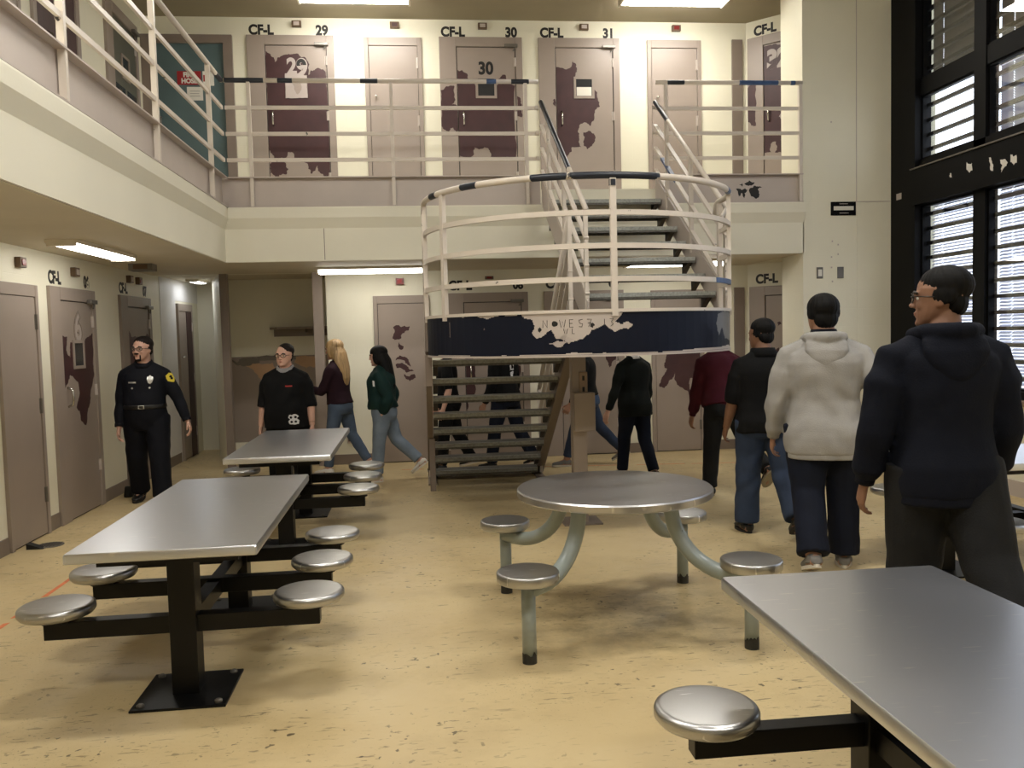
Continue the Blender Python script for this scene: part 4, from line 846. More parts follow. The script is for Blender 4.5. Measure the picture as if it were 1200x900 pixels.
# ------------------------------------------------------------------ people
def remeshed(bm, voxel, it=4, fac=.5):
    bmesh.ops.recalc_face_normals(bm, faces=bm.faces)
    me = bpy.data.meshes.new('t'); bm.to_mesh(me); bm.free()
    o = bpy.data.objects.new('t', me); COL.objects.link(o)
    m = o.modifiers.new('r', 'REMESH'); m.mode = 'VOXEL'; m.voxel_size = voxel; m.use_smooth_shade = True
    if it: s = o.modifiers.new('s', 'SMOOTH'); s.iterations = it; s.factor = fac
    dg = bpy.context.evaluated_depsgraph_get(); out = bpy.data.meshes.new_from_object(o.evaluated_get(dg))
    bpy.data.objects.remove(o); bpy.data.meshes.remove(me); return out
def wrinkle(me, amp, fx=9, fz=22, seed=0):
    """cloth folds: smooth ridged waves along the normals, stronger low down and at the joints"""
    n = len(me.vertices); co = np.empty(n*3, np.float32); no = np.empty(n*3, np.float32)
    me.vertices.foreach_get('co', co); me.vertices.foreach_get('normal', no); co = co.reshape(-1, 3); no = no.reshape(-1, 3)
    x, y, z = co.T; s = seed*1.7
    w = np.sin(fz*z+5*np.sin(fx*x+s)+4*np.sin(fx*y*.8+s*2)+s)*.6+np.sin(fz*1.9*z-7*x+5*y+3*np.sin(13*x+s)+2*s)*.35+np.sin(31*x-17*z+23*y+s)*.2
    m = .55+.45*np.sin(7*z+3*x*np.sign(x)+s); w = w*m*amp
    me.vertices.foreach_set('co', (co+no*w[:, None]).astype(np.float32).ravel()); me.update()
def cloth(name, rgb, rough=.85, var=.10, bs=140, bump=.25):
    if name not in M: M[name] = mat(name, rgb, rough, var=var, scale=7, bump=bump, bscale=bs, spec=.2)
    return M[name]
def skin(name, rgb):
    if name not in M:
        M[name] = mat(name, rgb, .5, var=.07, scale=14, bump=.08, bscale=120, spec=.4)
        M[name].node_tree.nodes['Principled BSDF'].inputs['Subsurface Weight'].default_value = .0
    return M[name]
def oring(c, ax, ay, rx, ry, n=24, e=2.3):
    out = []
    for k in range(n):
        t = 2*PI*k/n; a, b = math.cos(t), math.sin(t)
        out.append(c+ax*(rx*math.copysign(abs(a)**(2/e), a))+ay*(ry*math.copysign(abs(b)**(2/e), b)))
    return out
# half widths, half depths and forward offsets of the trunk as shares of the height
TRUNK = [(.455, .082, .066, -.004), (.49, .099, .076, -.006), (.525, .102, .077, -.004), (.57, .094, .068, .002), (.62, .088, .063, .004), (.67, .093, .066, .003),
         (.72, .101, .069, .0), (.755, .106, .068, -.003), (.785, .100, .060, -.006), (.808, .080, .051, -.008), (.826, .058, .045, -.008), (.846, .041, .039, -.004)]
def trunk_at(f):
    for a, b in zip(TRUNK, TRUNK[1:]):
        if a[0] <= f <= b[0]:
            t = (f-a[0])/(b[0]-a[0]); return [x+(y-x)*t for x, y in zip(a, b)]
    return list(TRUNK[0] if f < TRUNK[0][0] else TRUNK[-1])
class Figure:
    def __init__(s, label, loc, theta, H, g=1.0, gd=1.0, belly=0., legs=((5, 3, 5, 0), (-5, 3, 8, 0)), arms=((0, 8, 12, 4), (0, 8, 12, 4)), lean=2, head=(0, 0), skin_=None, curl=1., sw=1.0, limb=1.0, voxel=.0055, group=None, hand=True):
        s.H, s.g, s.gd, s.belly, s.limb = H, g, gd, belly, limb
        s.root = empty('person', (loc[0], loc[1], 0), math.radians(theta)); tag(s.root, label, 'person', group)
        R = math.radians; s.lean = R(lean)
        s.t = Vector((0, math.sin(s.lean), math.cos(s.lean))); s.fw = Vector((0, math.cos(s.lean), -math.sin(s.lean))); s.rt = Vector((1, 0, 0))
        # legs from the hips down; the pelvis height follows from the lower sole
        zp = .52*H; s.leg = []
        def foot(an, pitch, hd):
            fd = Vector((math.sin(hd)*math.cos(pitch), math.cos(hd)*math.cos(pitch), -math.sin(pitch))); up = Vector((math.sin(hd)*math.sin(pitch), math.cos(hd)*math.sin(pitch), math.cos(pitch))); return fd, up
        lo = 9
        for side, (a, b, k, fp) in zip((-1, 1), legs):
            a, b, k, fp = R(a), R(b), R(k), R(fp)
            hip = Vector((side*.052*H*g, 0, zp)); d1 = Vector((side*math.sin(b), math.sin(a)*math.cos(b), -math.cos(a)*math.cos(b)))
            kn = hip+d1*.235*H; a2 = a-k; d2 = Vector((side*math.sin(b)*.6, math.sin(a2), -math.cos(a2))).normalized(); an = kn+d2*.24*H
            fd, up = foot(an, fp, -side*R(-7)); s.leg.append([hip, kn, an, fd, up])
            lo = min(lo, (an-up*.045*H-fd*.035*H).z, (an-up*.045*H+fd*.10*H).z)
        dz = Vector((0, 0, -lo+.002))
        for L in s.leg:
            for i in range(3): L[i] = L[i]+dz
        s.P = Vector((0, 0, zp))+dz
        s.arm = []
        for side, (a, b, e, b2) in zip((-1, 1), arms):
            a, b, e, b2 = R(a), R(b), R(e), R(b2)
            sh = s.T(.783, side*.103*H*sw*(.6+.4*g), -.008*H)
            d1 = Vector((side*math.sin(b), math.sin(a)*math.cos(b), -math.cos(a)*math.cos(b))); el = sh+d1*.172*H
            a2 = a+e; d2 = Vector((side*math.sin(b2), math.sin(a2)*math.cos(b2), -math.cos(a2)*math.cos(b2))); wr = el+d2*.148*H
            s.arm.append((sh, el, wr, d1, d2))
        # head axes
        yaw, pit = R(head[0]), R(head[1])
        s.hy = Vector((-math.sin(yaw)*math.cos(pit), math.cos(yaw)*math.cos(pit), math.sin(pit))); s.hx = Vector((math.cos(yaw), math.sin(yaw), 0)); s.hz = s.hx.cross(s.hy)
        s.hh = .141*H; s.hc = s.T(.860, 0, .0)+s.hy*.008*H      # chin level on the neck axis
        s.HM = Matrix((s.hx, s.hy, s.hz)).transposed()
        b = MB(); s.body(b, curl, hand)
        me = remeshed(b.bm, voxel, 3); s.bodyob = link('body', me, skin_ or M['skin'], s.root, True)
    def T(s, f, x=0, y=0): return s.P+s.t*((f-.52)*s.H)+s.rt*x+s.fw*y
    def h(s, x, y, z): return s.hc+(s.hx*x+s.hy*y+s.hz*z)*s.hh
    def hell(s, b, c, r, rot=None, u=18, v=12): b.ell(s.h(*c), [q*s.hh for q in r], s.HM if rot is None else s.HM @ rot, u, v)
    def trunk(s, b, f0, f1, ease=0, prof=None, n=28, e=2.35, straight=False):
        fs = sorted({f0, f1} | {q[0] for q in TRUNK if f0 < q[0] < f1} | ({(f0*2+f1)/3} if prof else set())); rings = []
        for f in fs:
            _, rx, ry, yo = trunk_at(max(f, .53) if straight else f); H = s.H
            bl = s.belly*math.exp(-((f-.60)/.075)**2); wide = s.g if f < .78 else 1+(s.g-1)*max(0, (.85-f)/.07)
            deep = s.gd if f < .78 else 1+(s.gd-1)*max(0, (.85-f)/.07)
            x = (ease+(prof(f) if prof else 0))*(1 if f < .82 else .45)
            rings.append(oring(s.T(f, 0, yo*H+bl*.55), s.rt, s.fw, rx*wide*H+x+bl*.35, ry*deep*H+x+bl*.6, n, e))
        b.loft(rings)
    def limb_(s, b, pts, rs, n=14):
        b.tube(pts, rs, n)
    def yoke(s, b, ease):
        """sloping line from the neck to the shoulder"""
        for i, sx in ((0, -1), (1, 1)):
            a, c = s.T(.835, sx*.016*s.H, -.012*s.H), s.arm[i][0]+Vector((0, 0, -.002)); k = .026 if ease == 0 else .031; b.tube([a, a+(c-a)*.5-s.t*.004*s.H, c, c+s.arm[i][3]*.035*s.H, c+s.arm[i][3]*.075*s.H], [k*s.H+ease*.6, k*s.H+ease*.8, k*s.H+ease*.9, k*s.H*1.04+ease*.9, k*s.H*.9+ease*.5], 14)
    def armpath(s, i, t0, t1, k=9):
        sh, el, wr, d1, d2 = s.arm[i]; P = []
        for t in np.linspace(t0, t1, k):
            if t <= 1: P.append(sh+(el-sh)*t)
            else: P.append(el+(wr-el)*(t-1))
        return P
    ARM = [(0, .031), (.25, .033), (.6, .030), (1, .0245), (1.25, .0255), (1.6, .020), (2, .0155)]
    def armr(s, t):
        for a, c in zip(s.ARM, s.ARM[1:]):
            if a[0] <= t <= c[0]: return (a[1]+(c[1]-a[1])*(t-a[0])/(c[0]-a[0]))*s.H*s.limb
        return s.ARM[-1][1]*s.H*s.limb
    def body(s, b, curl, hand):
        H = s.H; s.trunk(b, .475, .846, -.006); s.yoke(b, .0)
        for i, (hip, kn, an, fd, up) in enumerate(s.leg):
            q = s.limb; rr = (.058*q, .054*q, .046*q, .036*q, .037*q, .030*q, .024*q)
            P = [hip, hip+(kn-hip)*.33, hip+(kn-hip)*.7, kn, kn+(an-kn)*.3, kn+(an-kn)*.65, an]
            b.tube(P, [x*H for x in rr], 14)
            b.tube([an-fd*.035*H-up*.02*H, an+fd*.02*H-up*.018*H, an+fd*.07*H-up*.03*H, an+fd*.095*H-up*.036*H], [.022*H, .026*H, .018*H, .009*H], 12)
        for i in (0, 1):
            ts = np.linspace(0, 2, 11); b.tube(s.armpath(i, 0, 2, 11), [s.armr(t)*(.85 if t < .5 else 1) for t in ts], 12)
            if hand: s.hand(b, i, curl)
        # neck, skull and face
        s.limb_(b, [s.T(.82, 0, -.012*H), s.T(.85, 0, -.008*H), s.h(0, -.10, .12), s.h(0, -.10, .35)], [.040*H*s.limb, .034*H*s.limb, .033*H*s.limb, .033*H])
        s.hell(b, (0, -.06, .63), (.35, .42, .37))
        rings = []
        for z, rx, ry, y in ((.0, .09, .09, .20), (.035, .15, .13, .19), (.11, .205, .20, .14), (.22, .25, .27, .085), (.36, .285, .325, .03), (.52, .31, .365, .0), (.66, .315, .37, -.02)):
            rings.append(oring(s.h(0, y, z), s.hx, s.hy, rx*1.08*s.hh*(.6+.4*s.g if s.g > 1 else 1), ry*s.hh, 20, 2.2))
        b.loft(rings)
        for c, r in (((0, .375, .47), (.045, .06, .12)), ((0, .415, .365), (.055, .060, .045)), ((-.05, .385, .345), (.032, .045, .032)), ((.05, .385, .345), (.032, .045, .032)),
                     ((0, .34, .575), (.24, .05, .035)), ((0, .335, .235), (.105, .05, .030)), ((0, .325, .185), (.09, .05, .030)), ((0, .285, .06), (.10, .08, .07)),
                     ((-.17, .26, .36), (.09, .08, .09)), ((.17, .26, .36), (.09, .08, .09)), ((-.325, -.04, .45), (.035, .085, .125)), ((.325, -.04, .45), (.035, .085, .125))):
            s.hell(b, c, r)
    def hand(s, b, i, curl):
        sh, el, wr, d1, d = s.arm[i]; side = -1 if i == 0 else 1; L = .108*s.H
        n = Vector((-side, 0, 0)); n = (n-d*n.dot(d)); n.normalize(); t = n.cross(d)*side
        if t.y < 0 and abs(d.y) < .8: t = -t
        t.normalize(); R = lambda c, w, h_: oring(c, t, n, w, h_, 14, 2.6)
        b.loft([R(wr-d*.015, .026, .019), R(wr+d*L*.12, .031, .018), R(wr+d*L*.3, .039, .016), R(wr+d*L*.46, .041, .013), R(wr+d*L*.5, .036, .009)])
        for k, (o, ln) in enumerate(((.031, .40), (.0105, .45), (-.0105, .41), (-.031, .32))):
            p = wr+d*L*(.46-.02*abs(k-1))+t*o; dr = (d+t*(o*2.2)).normalized(); P = [p-dr*.012, p]; an = 0
            for sg, cu in ((.42, 20), (.32, 34), (.26, 26)):
                an += math.radians(cu*curl); q = dr*math.cos(an)+n*math.sin(an); p = p+q*(L*ln*sg*1.15); P.append(p)
            b.tube(P, [.0085, .009, .0086, .0078, .006], 8)
        p = wr+d*L*.12+t*.026; P = [p-t*.012]
        for q, ln in (((d*.72+t*.66+n*.25), .20), ((d*.9+t*.28+n*.38), .17), ((d*.93+t*.05+n*.42), .13)): P.append(p); p = p+q.normalized()*L*ln
        P.append(p); b.tube(P, [.011, .0125, .0105, .009, .0065], 8)
    # ---- garments
    def child(s, name, me, m, parent=None, smooth=True): return link(name, me, m, parent or s.root, smooth)
    def top(s, name, m, hem=.47, ease=.016, sleeve=1.95, sleeve_ease=.012, blouse=0, wr=.005, seed=0, neck=.848, flare=0, voxel=.011, cuff=True):
        b = MB(); s.trunk(b, hem, neck, ease, straight=True, prof=lambda f: blouse*math.exp(-((f-hem-.05)/.035)**2)+flare*max(0, (.62-f)/.15))
        for i in (0, 1):
            ts = np.linspace(0, sleeve, 12); P = s.armpath(i, 0, sleeve, 12)
            rr = [s.armr(t)+sleeve_ease*(1 if t > .2 else .5)+(.004*math.sin(t*9+seed)) for t in ts]
            if sleeve > 1.8 and cuff: rr[-1] -= sleeve_ease*.6; rr[-2] += .004
            b.tube(P, rr, 14)
        s.yoke(b, ease*.9)
        me = remeshed(b.bm, voxel, 5); wrinkle(me, wr, seed=seed); s.topob = s.child(name, me, m); s.topmesh = me; return s.topob
    def hemband(s, name, m, hem, h=.03, ease=.012):
        b = MB(); s.trunk(b, hem, hem+h, ease, straight=True); me = remeshed(b.bm, .010, 2); return s.child(name, me, m, s.topob)
    def cuffs(s, m, t0=1.86, t1=2.0, ease=.006):
        for i in (0, 1):
            b = MB(); b.tube(s.armpath(i, t0, t1, 3), [s.armr(t)+ease for t in np.linspace(t0, t1, 3)], 16); b.build('cuff', m, s.topob, True)
    def trousers(s, name, m, waist=.605, ease=.010, leg=(.063, .058, .050, .045, .044, .041, .040), wr=.004, seed=0, end=.985, voxel=.011):
        b = MB(); s.trunk(b, .452, waist, ease)
        for hip, kn, an, fd, up in s.leg:
            q = s.limb; P = [hip+Vector((0, 0, .02)), hip+(kn-hip)*.33, hip+(kn-hip)*.7, kn, kn+(an-kn)*.3, kn+(an-kn)*.65, kn+(an-kn)*end]
            b.tube(P, [x*s.H*q+ease*.6 for x in leg], 16)
        me = remeshed(b.bm, voxel, 5); wrinkle(me, wr, 7, 26, seed); return s.child(name, me, m)
    def shoes(s, m, sole, long=1.0, high=0.0):
        for hip, kn, an, fd, up in s.leg:
            H = s.H; o = an-up*.045*H; rt = fd.cross(up).normalized(); L = .148*H*long; rings = []
            for t, w, hgt in ((-.01, .45, .50), (.04, .78, .80), (.16, .95, 1.0), (.32, .92, 1.05), (.48, .95, .82), (.64, 1.08, .62), (.80, 1.05, .50), (.93, .78, .40), (1.0, .35, .26)):
                c = o+fd*(-.04*H+t*L)+up*(.011*H+.021*H*hgt); rings.append(oring(c, rt, up, .0275*H*w, .0215*H*hgt, 16, 2.6))
            b = MB(); b.loft(rings); b.tube([an-up*.01*H+up*high*H, an-up*.026*H], [.030*H, .031*H], 14); me = remeshed(b.bm, .006, 3); sh = s.child('shoe', me, m)
            b = MB(); a = []; c_ = []
            for k in range(28):
                t = 2*PI*k/28; x, y = math.cos(t), math.sin(t); w = .0305*H*(1.0+.12*max(0, y)); p = o+fd*(-.04*H+L*.5+y*L*.515)+rt*(x*w*(1-.18*max(0, -y)))
                a.append(p); c_.append(p+up*.0125*H)
            b.loft([a, c_]); b.build('sole', sole, sh)
    def hair(s, style, m, fall=None, voxel=.006, seed=0):
        b = MB()
        if style == 'short': parts = (((0, -.108, .715), (.372, .436, .34)), ((0, -.25, .42), (.285, .21, .25)), ((-.32, -.10, .54), (.055, .20, .17)), ((.32, -.10, .54), (.055, .20, .17)))
        elif style == 'crop': parts = (((0, -.112, .72), (.37, .432, .33)), ((0, -.26, .42), (.29, .21, .25)), ((-.315, -.09, .55), (.05, .19, .16)), ((.315, -.09, .55), (.05, .19, .16)))
        elif style == 'thick': parts = (((0, -.08, .70), (.40, .465, .37)), ((0, -.25, .40), (.31, .23, .29)), ((-.32, -.08, .56), (.07, .24, .19)), ((.32, -.08, .56), (.07, .24, .19)), ((0, .16, .90), (.26, .22, .12)))
        elif style == 'pulled': parts = (((-.04, -.135, .725), (.372, .43, .34)), ((0, -.26, .40), (.30, .22, .28)), ((-.305, -.13, .55), (.06, .20, .22)), ((.305, -.13, .55), (.06, .20, .22)), ((0, -.52, .52), (.14, .13, .14)))
        else: parts = (((0, -.09, .70), (.41, .47, .36)), ((0, -.25, .36), (.36, .27, .38)), ((-.34, -.03, .42), (.10, .28, .40)), ((.34, -.03, .42), (.10, .28, .40)))
        for c, r in parts: s.hell(b, c, r)
        if fall:
            b.loft([oring(Vector(c), s.rt, s.fw, rx, ry, 18, 2.2) for c, rx, ry in fall])
        me = remeshed(b.bm, voxel, 3)
        n = len(me.vertices); co = np.empty(n*3, np.float32); no = np.empty(n*3, np.float32); me.vertices.foreach_get('co', co); me.vertices.foreach_get('normal', no)
        co = co.reshape(-1, 3); no = no.reshape(-1, 3); a = np.arctan2(co[:, 0]-s.hc.x, co[:, 1]-s.hc.y)
        w = (np.sin(a*23+8*co[:, 2]+seed)+.7*np.sin(a*41+seed*2-11*co[:, 2]))*.0011; me.vertices.foreach_set('co', (co+no*w[:, None]).astype(np.float32).ravel())
        s.hairob = s.child('hair', me, m); return s.hairob
    def eyes(s):
        for x in (-.145, .145):
            b = MB(); s.hell(b, (x, .298, .482), (.060, .05, .036), u=14, v=10); e = b.build('eye', M['eyewhite'], s.root, True)
            b = MB(); s.hell(b, (x, .335, .482), (.026, .020, .027), u=12, v=8); b.build('iris', M['iris'], e, True)
            b = MB(); b.tube([s.h(x-.085, .345-.02*(x < 0), .565), s.h(x, .378, .590), s.h(x+.085, .345-.02*(x > 0), .565)], [.006, .008, .006], 6); b.build('eyebrow', M['iris'], s.root, True)
    def lips(s, rgb=(150, 88, 80)):
        b = MB(); s.hell(b, (0, .350, .232), (.080, .042, .020)); s.hell(b, (0, .345, .200), (.070, .040, .020)); m = M.setdefault('lip', mat('lip', rgb, .45)); s.child('lips', remeshed(b.bm, .003, 2), m)
    def glasses(s, m):
        b = MB(); r = .0028
        for sx in (-1, 1):
            P = [s.h(sx*(.155+.125*math.cos(t)), .420-.05*abs(math.cos(t))*(1 if math.cos(t) > 0 else .2), .487+.078*math.sin(t)) for t in [2*PI*k/16 for k in range(17)]]
            b.tube(P, r, 6); b.tube([s.h(sx*.28, .375, .51), s.h(sx*.335, .20, .51), s.h(sx*.345, -.02, .505), s.h(sx*.335, -.10, .45)], r, 6)
        b.tube([s.h(-.03, .425, .50), s.h(0, .435, .512), s.h(.03, .425, .50)], r, 6); g = b.build('eyeglasses', m, s.root, True)
        for sx in (-1, 1):
            P = [s.h(sx*(.155+.12*math.cos(t)), .417-.05*abs(math.cos(t))*(1 if math.cos(t) > 0 else .2), .487+.073*math.sin(t)) for t in [2*PI*k/16 for k in range(16)]]
            MB().poly(P, s.hy*.0008).build('spectacle_lens', M['glass'], g)
    def collar(s, name, m, f0=.832, f1=.872, r=.052, thick=.010, back=-.01):
        b = MB(); H = s.H; rings = []
        for k in range(25):
            t = 2*PI*k/24; d = s.rt*math.cos(t)+s.fw*math.sin(t)*.92; drop = .018*H*max(0, math.sin(t))
            a = s.T(f0)+s.fw*back*H*.4+d*r*H*1.12-s.t*drop; c = s.T(f1)+s.fw*back*H*.4+d*r*H*.86-s.t*drop*1.2
            rings.append([a, c, c+d*thick*.7, a+d*thick])
        b.loft(rings, False); return b.build(name, m, s.topob, True)
    def hood(s, m, size=1.0, drop=.0):
        H = s.H; b = MB(); q = size
        P = [s.T(.826, x*H*q, y*H*q)+Vector((0, 0, z*H)) for x, y, z in ((-.028, .052, -.018), (-.050, .034, .0), (-.060, .0, .016), (-.052, -.038, .022), (-.026, -.062, .022), (0, -.070, .022), (.026, -.062, .022), (.052, -.038, .022), (.060, .0, .016), (.050, .034, .0), (.028, .052, -.018))]
        b.tube(P, [.011*H, .015*H, .018*H, .020*H, .021*H, .021*H, .021*H, .020*H, .018*H, .015*H, .011*H], 12)
        b.loft([oring(s.T(f+drop, 0, y*H), s.rt, s.fw, rx*H*q, ry*H, 20, 2.1) for f, y, rx, ry in ((.722, -.074, .012, .010), (.740, -.080, .034, .018), (.770, -.080, .055, .024), (.80, -.074, .068, .028), (.828, -.062, .066, .026), (.844, -.052, .048, .014))])
        me = remeshed(b.bm, .009, 4); wrinkle(me, .003, seed=3); return s.child('hood', me, m, s.topob)
    def decal(s, name, m, c, u, v, d, poly, step=.004, off=.0025, target=None):
        """a print or patch laid on the cloth: grid cells inside poly (in metres) dropped along d"""
        me = (target or s.topob).data; bm = bmesh.new(); bm.from_mesh(me); tr = BVHTree.FromBMesh(bm); bm.free()
        c, u, v, d = Vector(c), Vector(u).normalized(), Vector(v).normalized(), Vector(d).normalized(); b = MB(); V = {}
        xs = [p[0] for p in poly]; ys = [p[1] for p in poly]
        def vt(i, j):
            if (i, j) not in V:
                o = c+u*(min(xs)+i*step)+v*(min(ys)+j*step)-d*.35; hit = tr.ray_cast(o, d)[0]; V[i, j] = b.bm.verts.new((hit or (o+d*.3))-d*off) if hit else None
            return V[i, j]
        for i in range(int((max(xs)-min(xs))/step)+1):
            for j in range(int((max(ys)-min(ys))/step)+1):
                if inside((min(xs)+(i+.5)*step, min(ys)+(j+.5)*step), poly):
                    q = [vt(i, j), vt(i+1, j), vt(i+1, j+1), vt(i, j+1)]
                    if all(q): b.bm.faces.new(q)
        o = b.build(name, m, target or s.topob); return o
def circle(r, ry=None, n=20, c=(0, 0)): return [(c[0]+r*math.cos(2*PI*k/n), c[1]+(ry or r)*math.sin(2*PI*k/n)) for k in range(n)]
M['eyewhite'] = mat('eye_white', (206, 200, 192), .3, var=.02); M['iris'] = mat('dark_brown', (38, 26, 20), .4)
LIGHTSKIN = skin('light_skin', (200, 158, 138)); MIDSKIN = skin('medium_skin', (160, 120, 98)); TANSKIN = skin('tan_skin', (136, 100, 80))
M['skin'] = MIDSKIN
BLACKHAIR = mat('black_hair', (9, 8, 8), .65, spec=.2, var=.25, scale=60, stretch=(1, 1, .1)); BROWNHAIR = mat('dark_brown_hair', (26, 19, 16), .65, spec=.2, var=.25, scale=60, stretch=(1, 1, .1))
BLONDE = mat('blonde_hair', (168, 138, 96), .45, var=.35, scale=45, stretch=(1, 1, .08), bump=.3, bscale=80)
SPEC = mat('black_spectacle_frame', (18, 17, 17), .3)
BLK = cloth('black_cloth', (14, 14, 15)); NVYBLK = cloth('navy_black_uniform', (13, 15, 23), .75); NAVY = cloth('dark_navy_fleece', (13, 17, 29)); GREY = cloth('heather_grey_fleece', (156, 154, 151), .9)
JEAN = cloth('blue_denim', (80, 94, 114), .8, .18, 260); DJEAN = cloth('dark_navy_denim', (21, 26, 40), .8, .15, 260); MJEAN = cloth('mid_blue_denim', (50, 61, 82), .8, .18, 260); LJEAN = cloth('washed_blue_denim', (120, 133, 148), .8, .18, 260)
CHAR = cloth('charcoal_twill', (30, 31, 33), .8); MAROONC = cloth('maroon_cloth', (70, 22, 34), .8); PLUM = cloth('dark_plum_knit', (40, 22, 30)); GREEN = cloth('dark_green_jacket', (20, 46, 44), .7); GREYC = cloth('grey_collar_cloth', (134, 132, 132))
DGREEN = cloth('black_green_knit', (22, 26, 24)); BLUSH = cloth('blue_chambray', (66, 84, 112), .8); SOLEW = mat('white_rubber_sole', (214, 208, 196), .6); WSHOE = mat('white_canvas_shoe', (220, 216, 208), .65); BSHOE = mat('black_leather_shoe', (18, 17, 17), .4); GSHOE = mat('grey_canvas_shoe', (120, 118, 116), .7); SOLED = mat('dark_rubber_sole', (26, 24, 23), .7); SOLET = mat('tan_rubber_sole', (150, 140, 120), .7)
YEL = mat('yellow_patch_cloth', (222, 200, 60), .7); SILV = mat('silver_badge', (214, 214, 210), .25, .7); PRINT = mat('white_shirt_print', (224, 224, 224), .7); REDP = mat('red_shirt_print', (170, 50, 46), .7)

# the officer coming toward the camera
f = Figure('uniformed officer in dark navy walking toward the camera beside door 07', (-2.80, 8.95), 184, 1.70, 1.10, 1.12, .03, ((10, 4, 6, 0), (-9, 4, 12, 8)), ((-4, 26, 14, 20), (4, 9, 14, 3)), 1, (-24, 2), LIGHTSKIN, limb=1.12)
f.top('uniform_shirt', NVYBLK, hem=.585, ease=.016, sleeve=1.93, sleeve_ease=.013, blouse=.01, wr=.0045, seed=1); f.cuffs(NVYBLK, 1.84, 1.97, .012)
f.trousers('uniform_trousers', NVYBLK, .598, .014, (.066, .061, .053, .049, .047, .046, .047), seed=2); f.shoes(BSHOE, SOLED); f.collar('shirt_collar', NVYBLK, .835, .866, .050)
b = MB(); f.trunk(b, .581, .607, .024); bl = f.child('duty_belt', remeshed(b.bm, .008, 1), BSHOE)
f.decal('belt_buckle', SILV, f.T(.594), f.rt, f.t, -f.fw, [(-.028, -.018), (.028, -.018), (.028, .018), (-.028, .018), (-.028, -.016), (-.02, -.012), (-.02, .012), (.02, .012), (.02, -.012), (-.028, -.0165)], .003, .004, bl)
f.decal('badge', SILV, f.T(.752, -.085), f.rt, f.t, -f.fw, [(0, .045), (.012, .032), (.027, .028), (.028, 0), (.018, -.03), (0, -.042), (-.018, -.03), (-.028, 0), (-.027, .028), (-.012, .032)], .003, .006)
f.decal('name_plate', SILV, f.T(.738, .085), f.rt, f.t, -f.fw, [(-.038, -.007), (.038, -.007), (.038, .007), (-.038, .007)], .003, .005)
for x in (-.08, .085): f.decal('pocket_button', SILV, f.T(.705, x), f.rt, f.t, -f.fw, circle(.010), .003, .004)
sh, el, wr_, d1, d2 = f.arm[0]; c = sh+d1*.07; nn = (Vector((-.80, .60, 0))); nn = (nn-d1*nn.dot(d1)).normalized()
f.decal('shoulder_patch', YEL, c, nn.cross(d1), d1, -nn, [(-.042, -.035), (0, -.05), (.042, -.035), (.045, .02), (.02, .045), (0, .055), (-.02, .045), (-.045, .02)], .004, .004)
f.decal('patch_emblem', BLK, c+d1*.004, nn.cross(d1), d1, -nn, [(-.02, -.016), (.0, -.026), (.02, -.016), (.012, .0), (.022, .012), (0, .022), (-.02, .012), (-.010, .0)], .003, .0055)
b = MB(); w0, w1 = f.armpath(0, 1.86, 1.92, 2); b.tube([w0, w1], .033, 16); b.build('wristwatch', BSHOE, f.root, True)
f.hair('crop', BROWNHAIR); f.eyes(); f.lips((158, 106, 94)); f.glasses(SPEC)
b = MB(); f.hell(b, (0, .375, .288), (.125, .055, .034)); f.hell(b, (0, .275, .035), (.15, .095, .07))
for x in (-.135, .135): f.hell(b, (x, .30, .16), (.030, .045, .13))
f.child('goatee', remeshed(b.bm, .0035, 2), BROWNHAIR)

# woman in black facing the camera
f = Figure('woman in glasses and black sweatshirt standing behind the farther left table', (-1.42, 9.05), 172, 1.58, 1.28, 1.30, .03, ((3, 4, 3, 0), (-3, 4, 3, 0)), ((0, 13, 10, 6), (0, 13, 10, 6)), 1, (-10, 0), LIGHTSKIN, limb=1.18)
f.top('sweatshirt', BLK, hem=.455, ease=.022, sleeve=1.18, sleeve_ease=.020, wr=.006, seed=4, flare=.01); f.trousers('trousers', BLK, ease=.012, seed=5); f.shoes(BSHOE, SOLED); f.collar('grey_collar', GREYC, .822, .868, .054, .014)
f.decal('chest_print', REDP, f.T(.735, -.075), f.rt, f.t, -f.fw, [(-.035, -.006), (.035, -.006), (.035, .006), (-.035, .006)], .003)
P = [(-.045, -.05), (-.01, -.055), (.04, -.048), (.05, -.02), (.03, 0), (.05, .02), (.035, .05), (.01, .045), (-.005, .055), (-.03, .05), (-.05, .03), (-.03, .01), (-.052, -.015)]
f.decal('hem_print', PRINT, f.T(.52, -.115), f.rt, f.t, -f.fw, P, .004)
for q in (circle(.013, n=10, c=(-.02, .022)), circle(.013, n=10, c=(.022, .02)), circle(.012, n=10, c=(-.02, -.025)), circle(.012, n=10, c=(.018, -.026))): f.decal('print_gap', BLK, f.T(.52, -.115), f.rt, f.t, -f.fw, q, .003, .004)
w0, w1 = f.armpath(0, 1.84, 1.88, 2); MB().tube([w0, w1], .031, 16).build('wrist_band', BSHOE, f.root, True)
f.hair('pulled', BROWNHAIR); f.eyes(); f.lips(); f.glasses(SPEC)

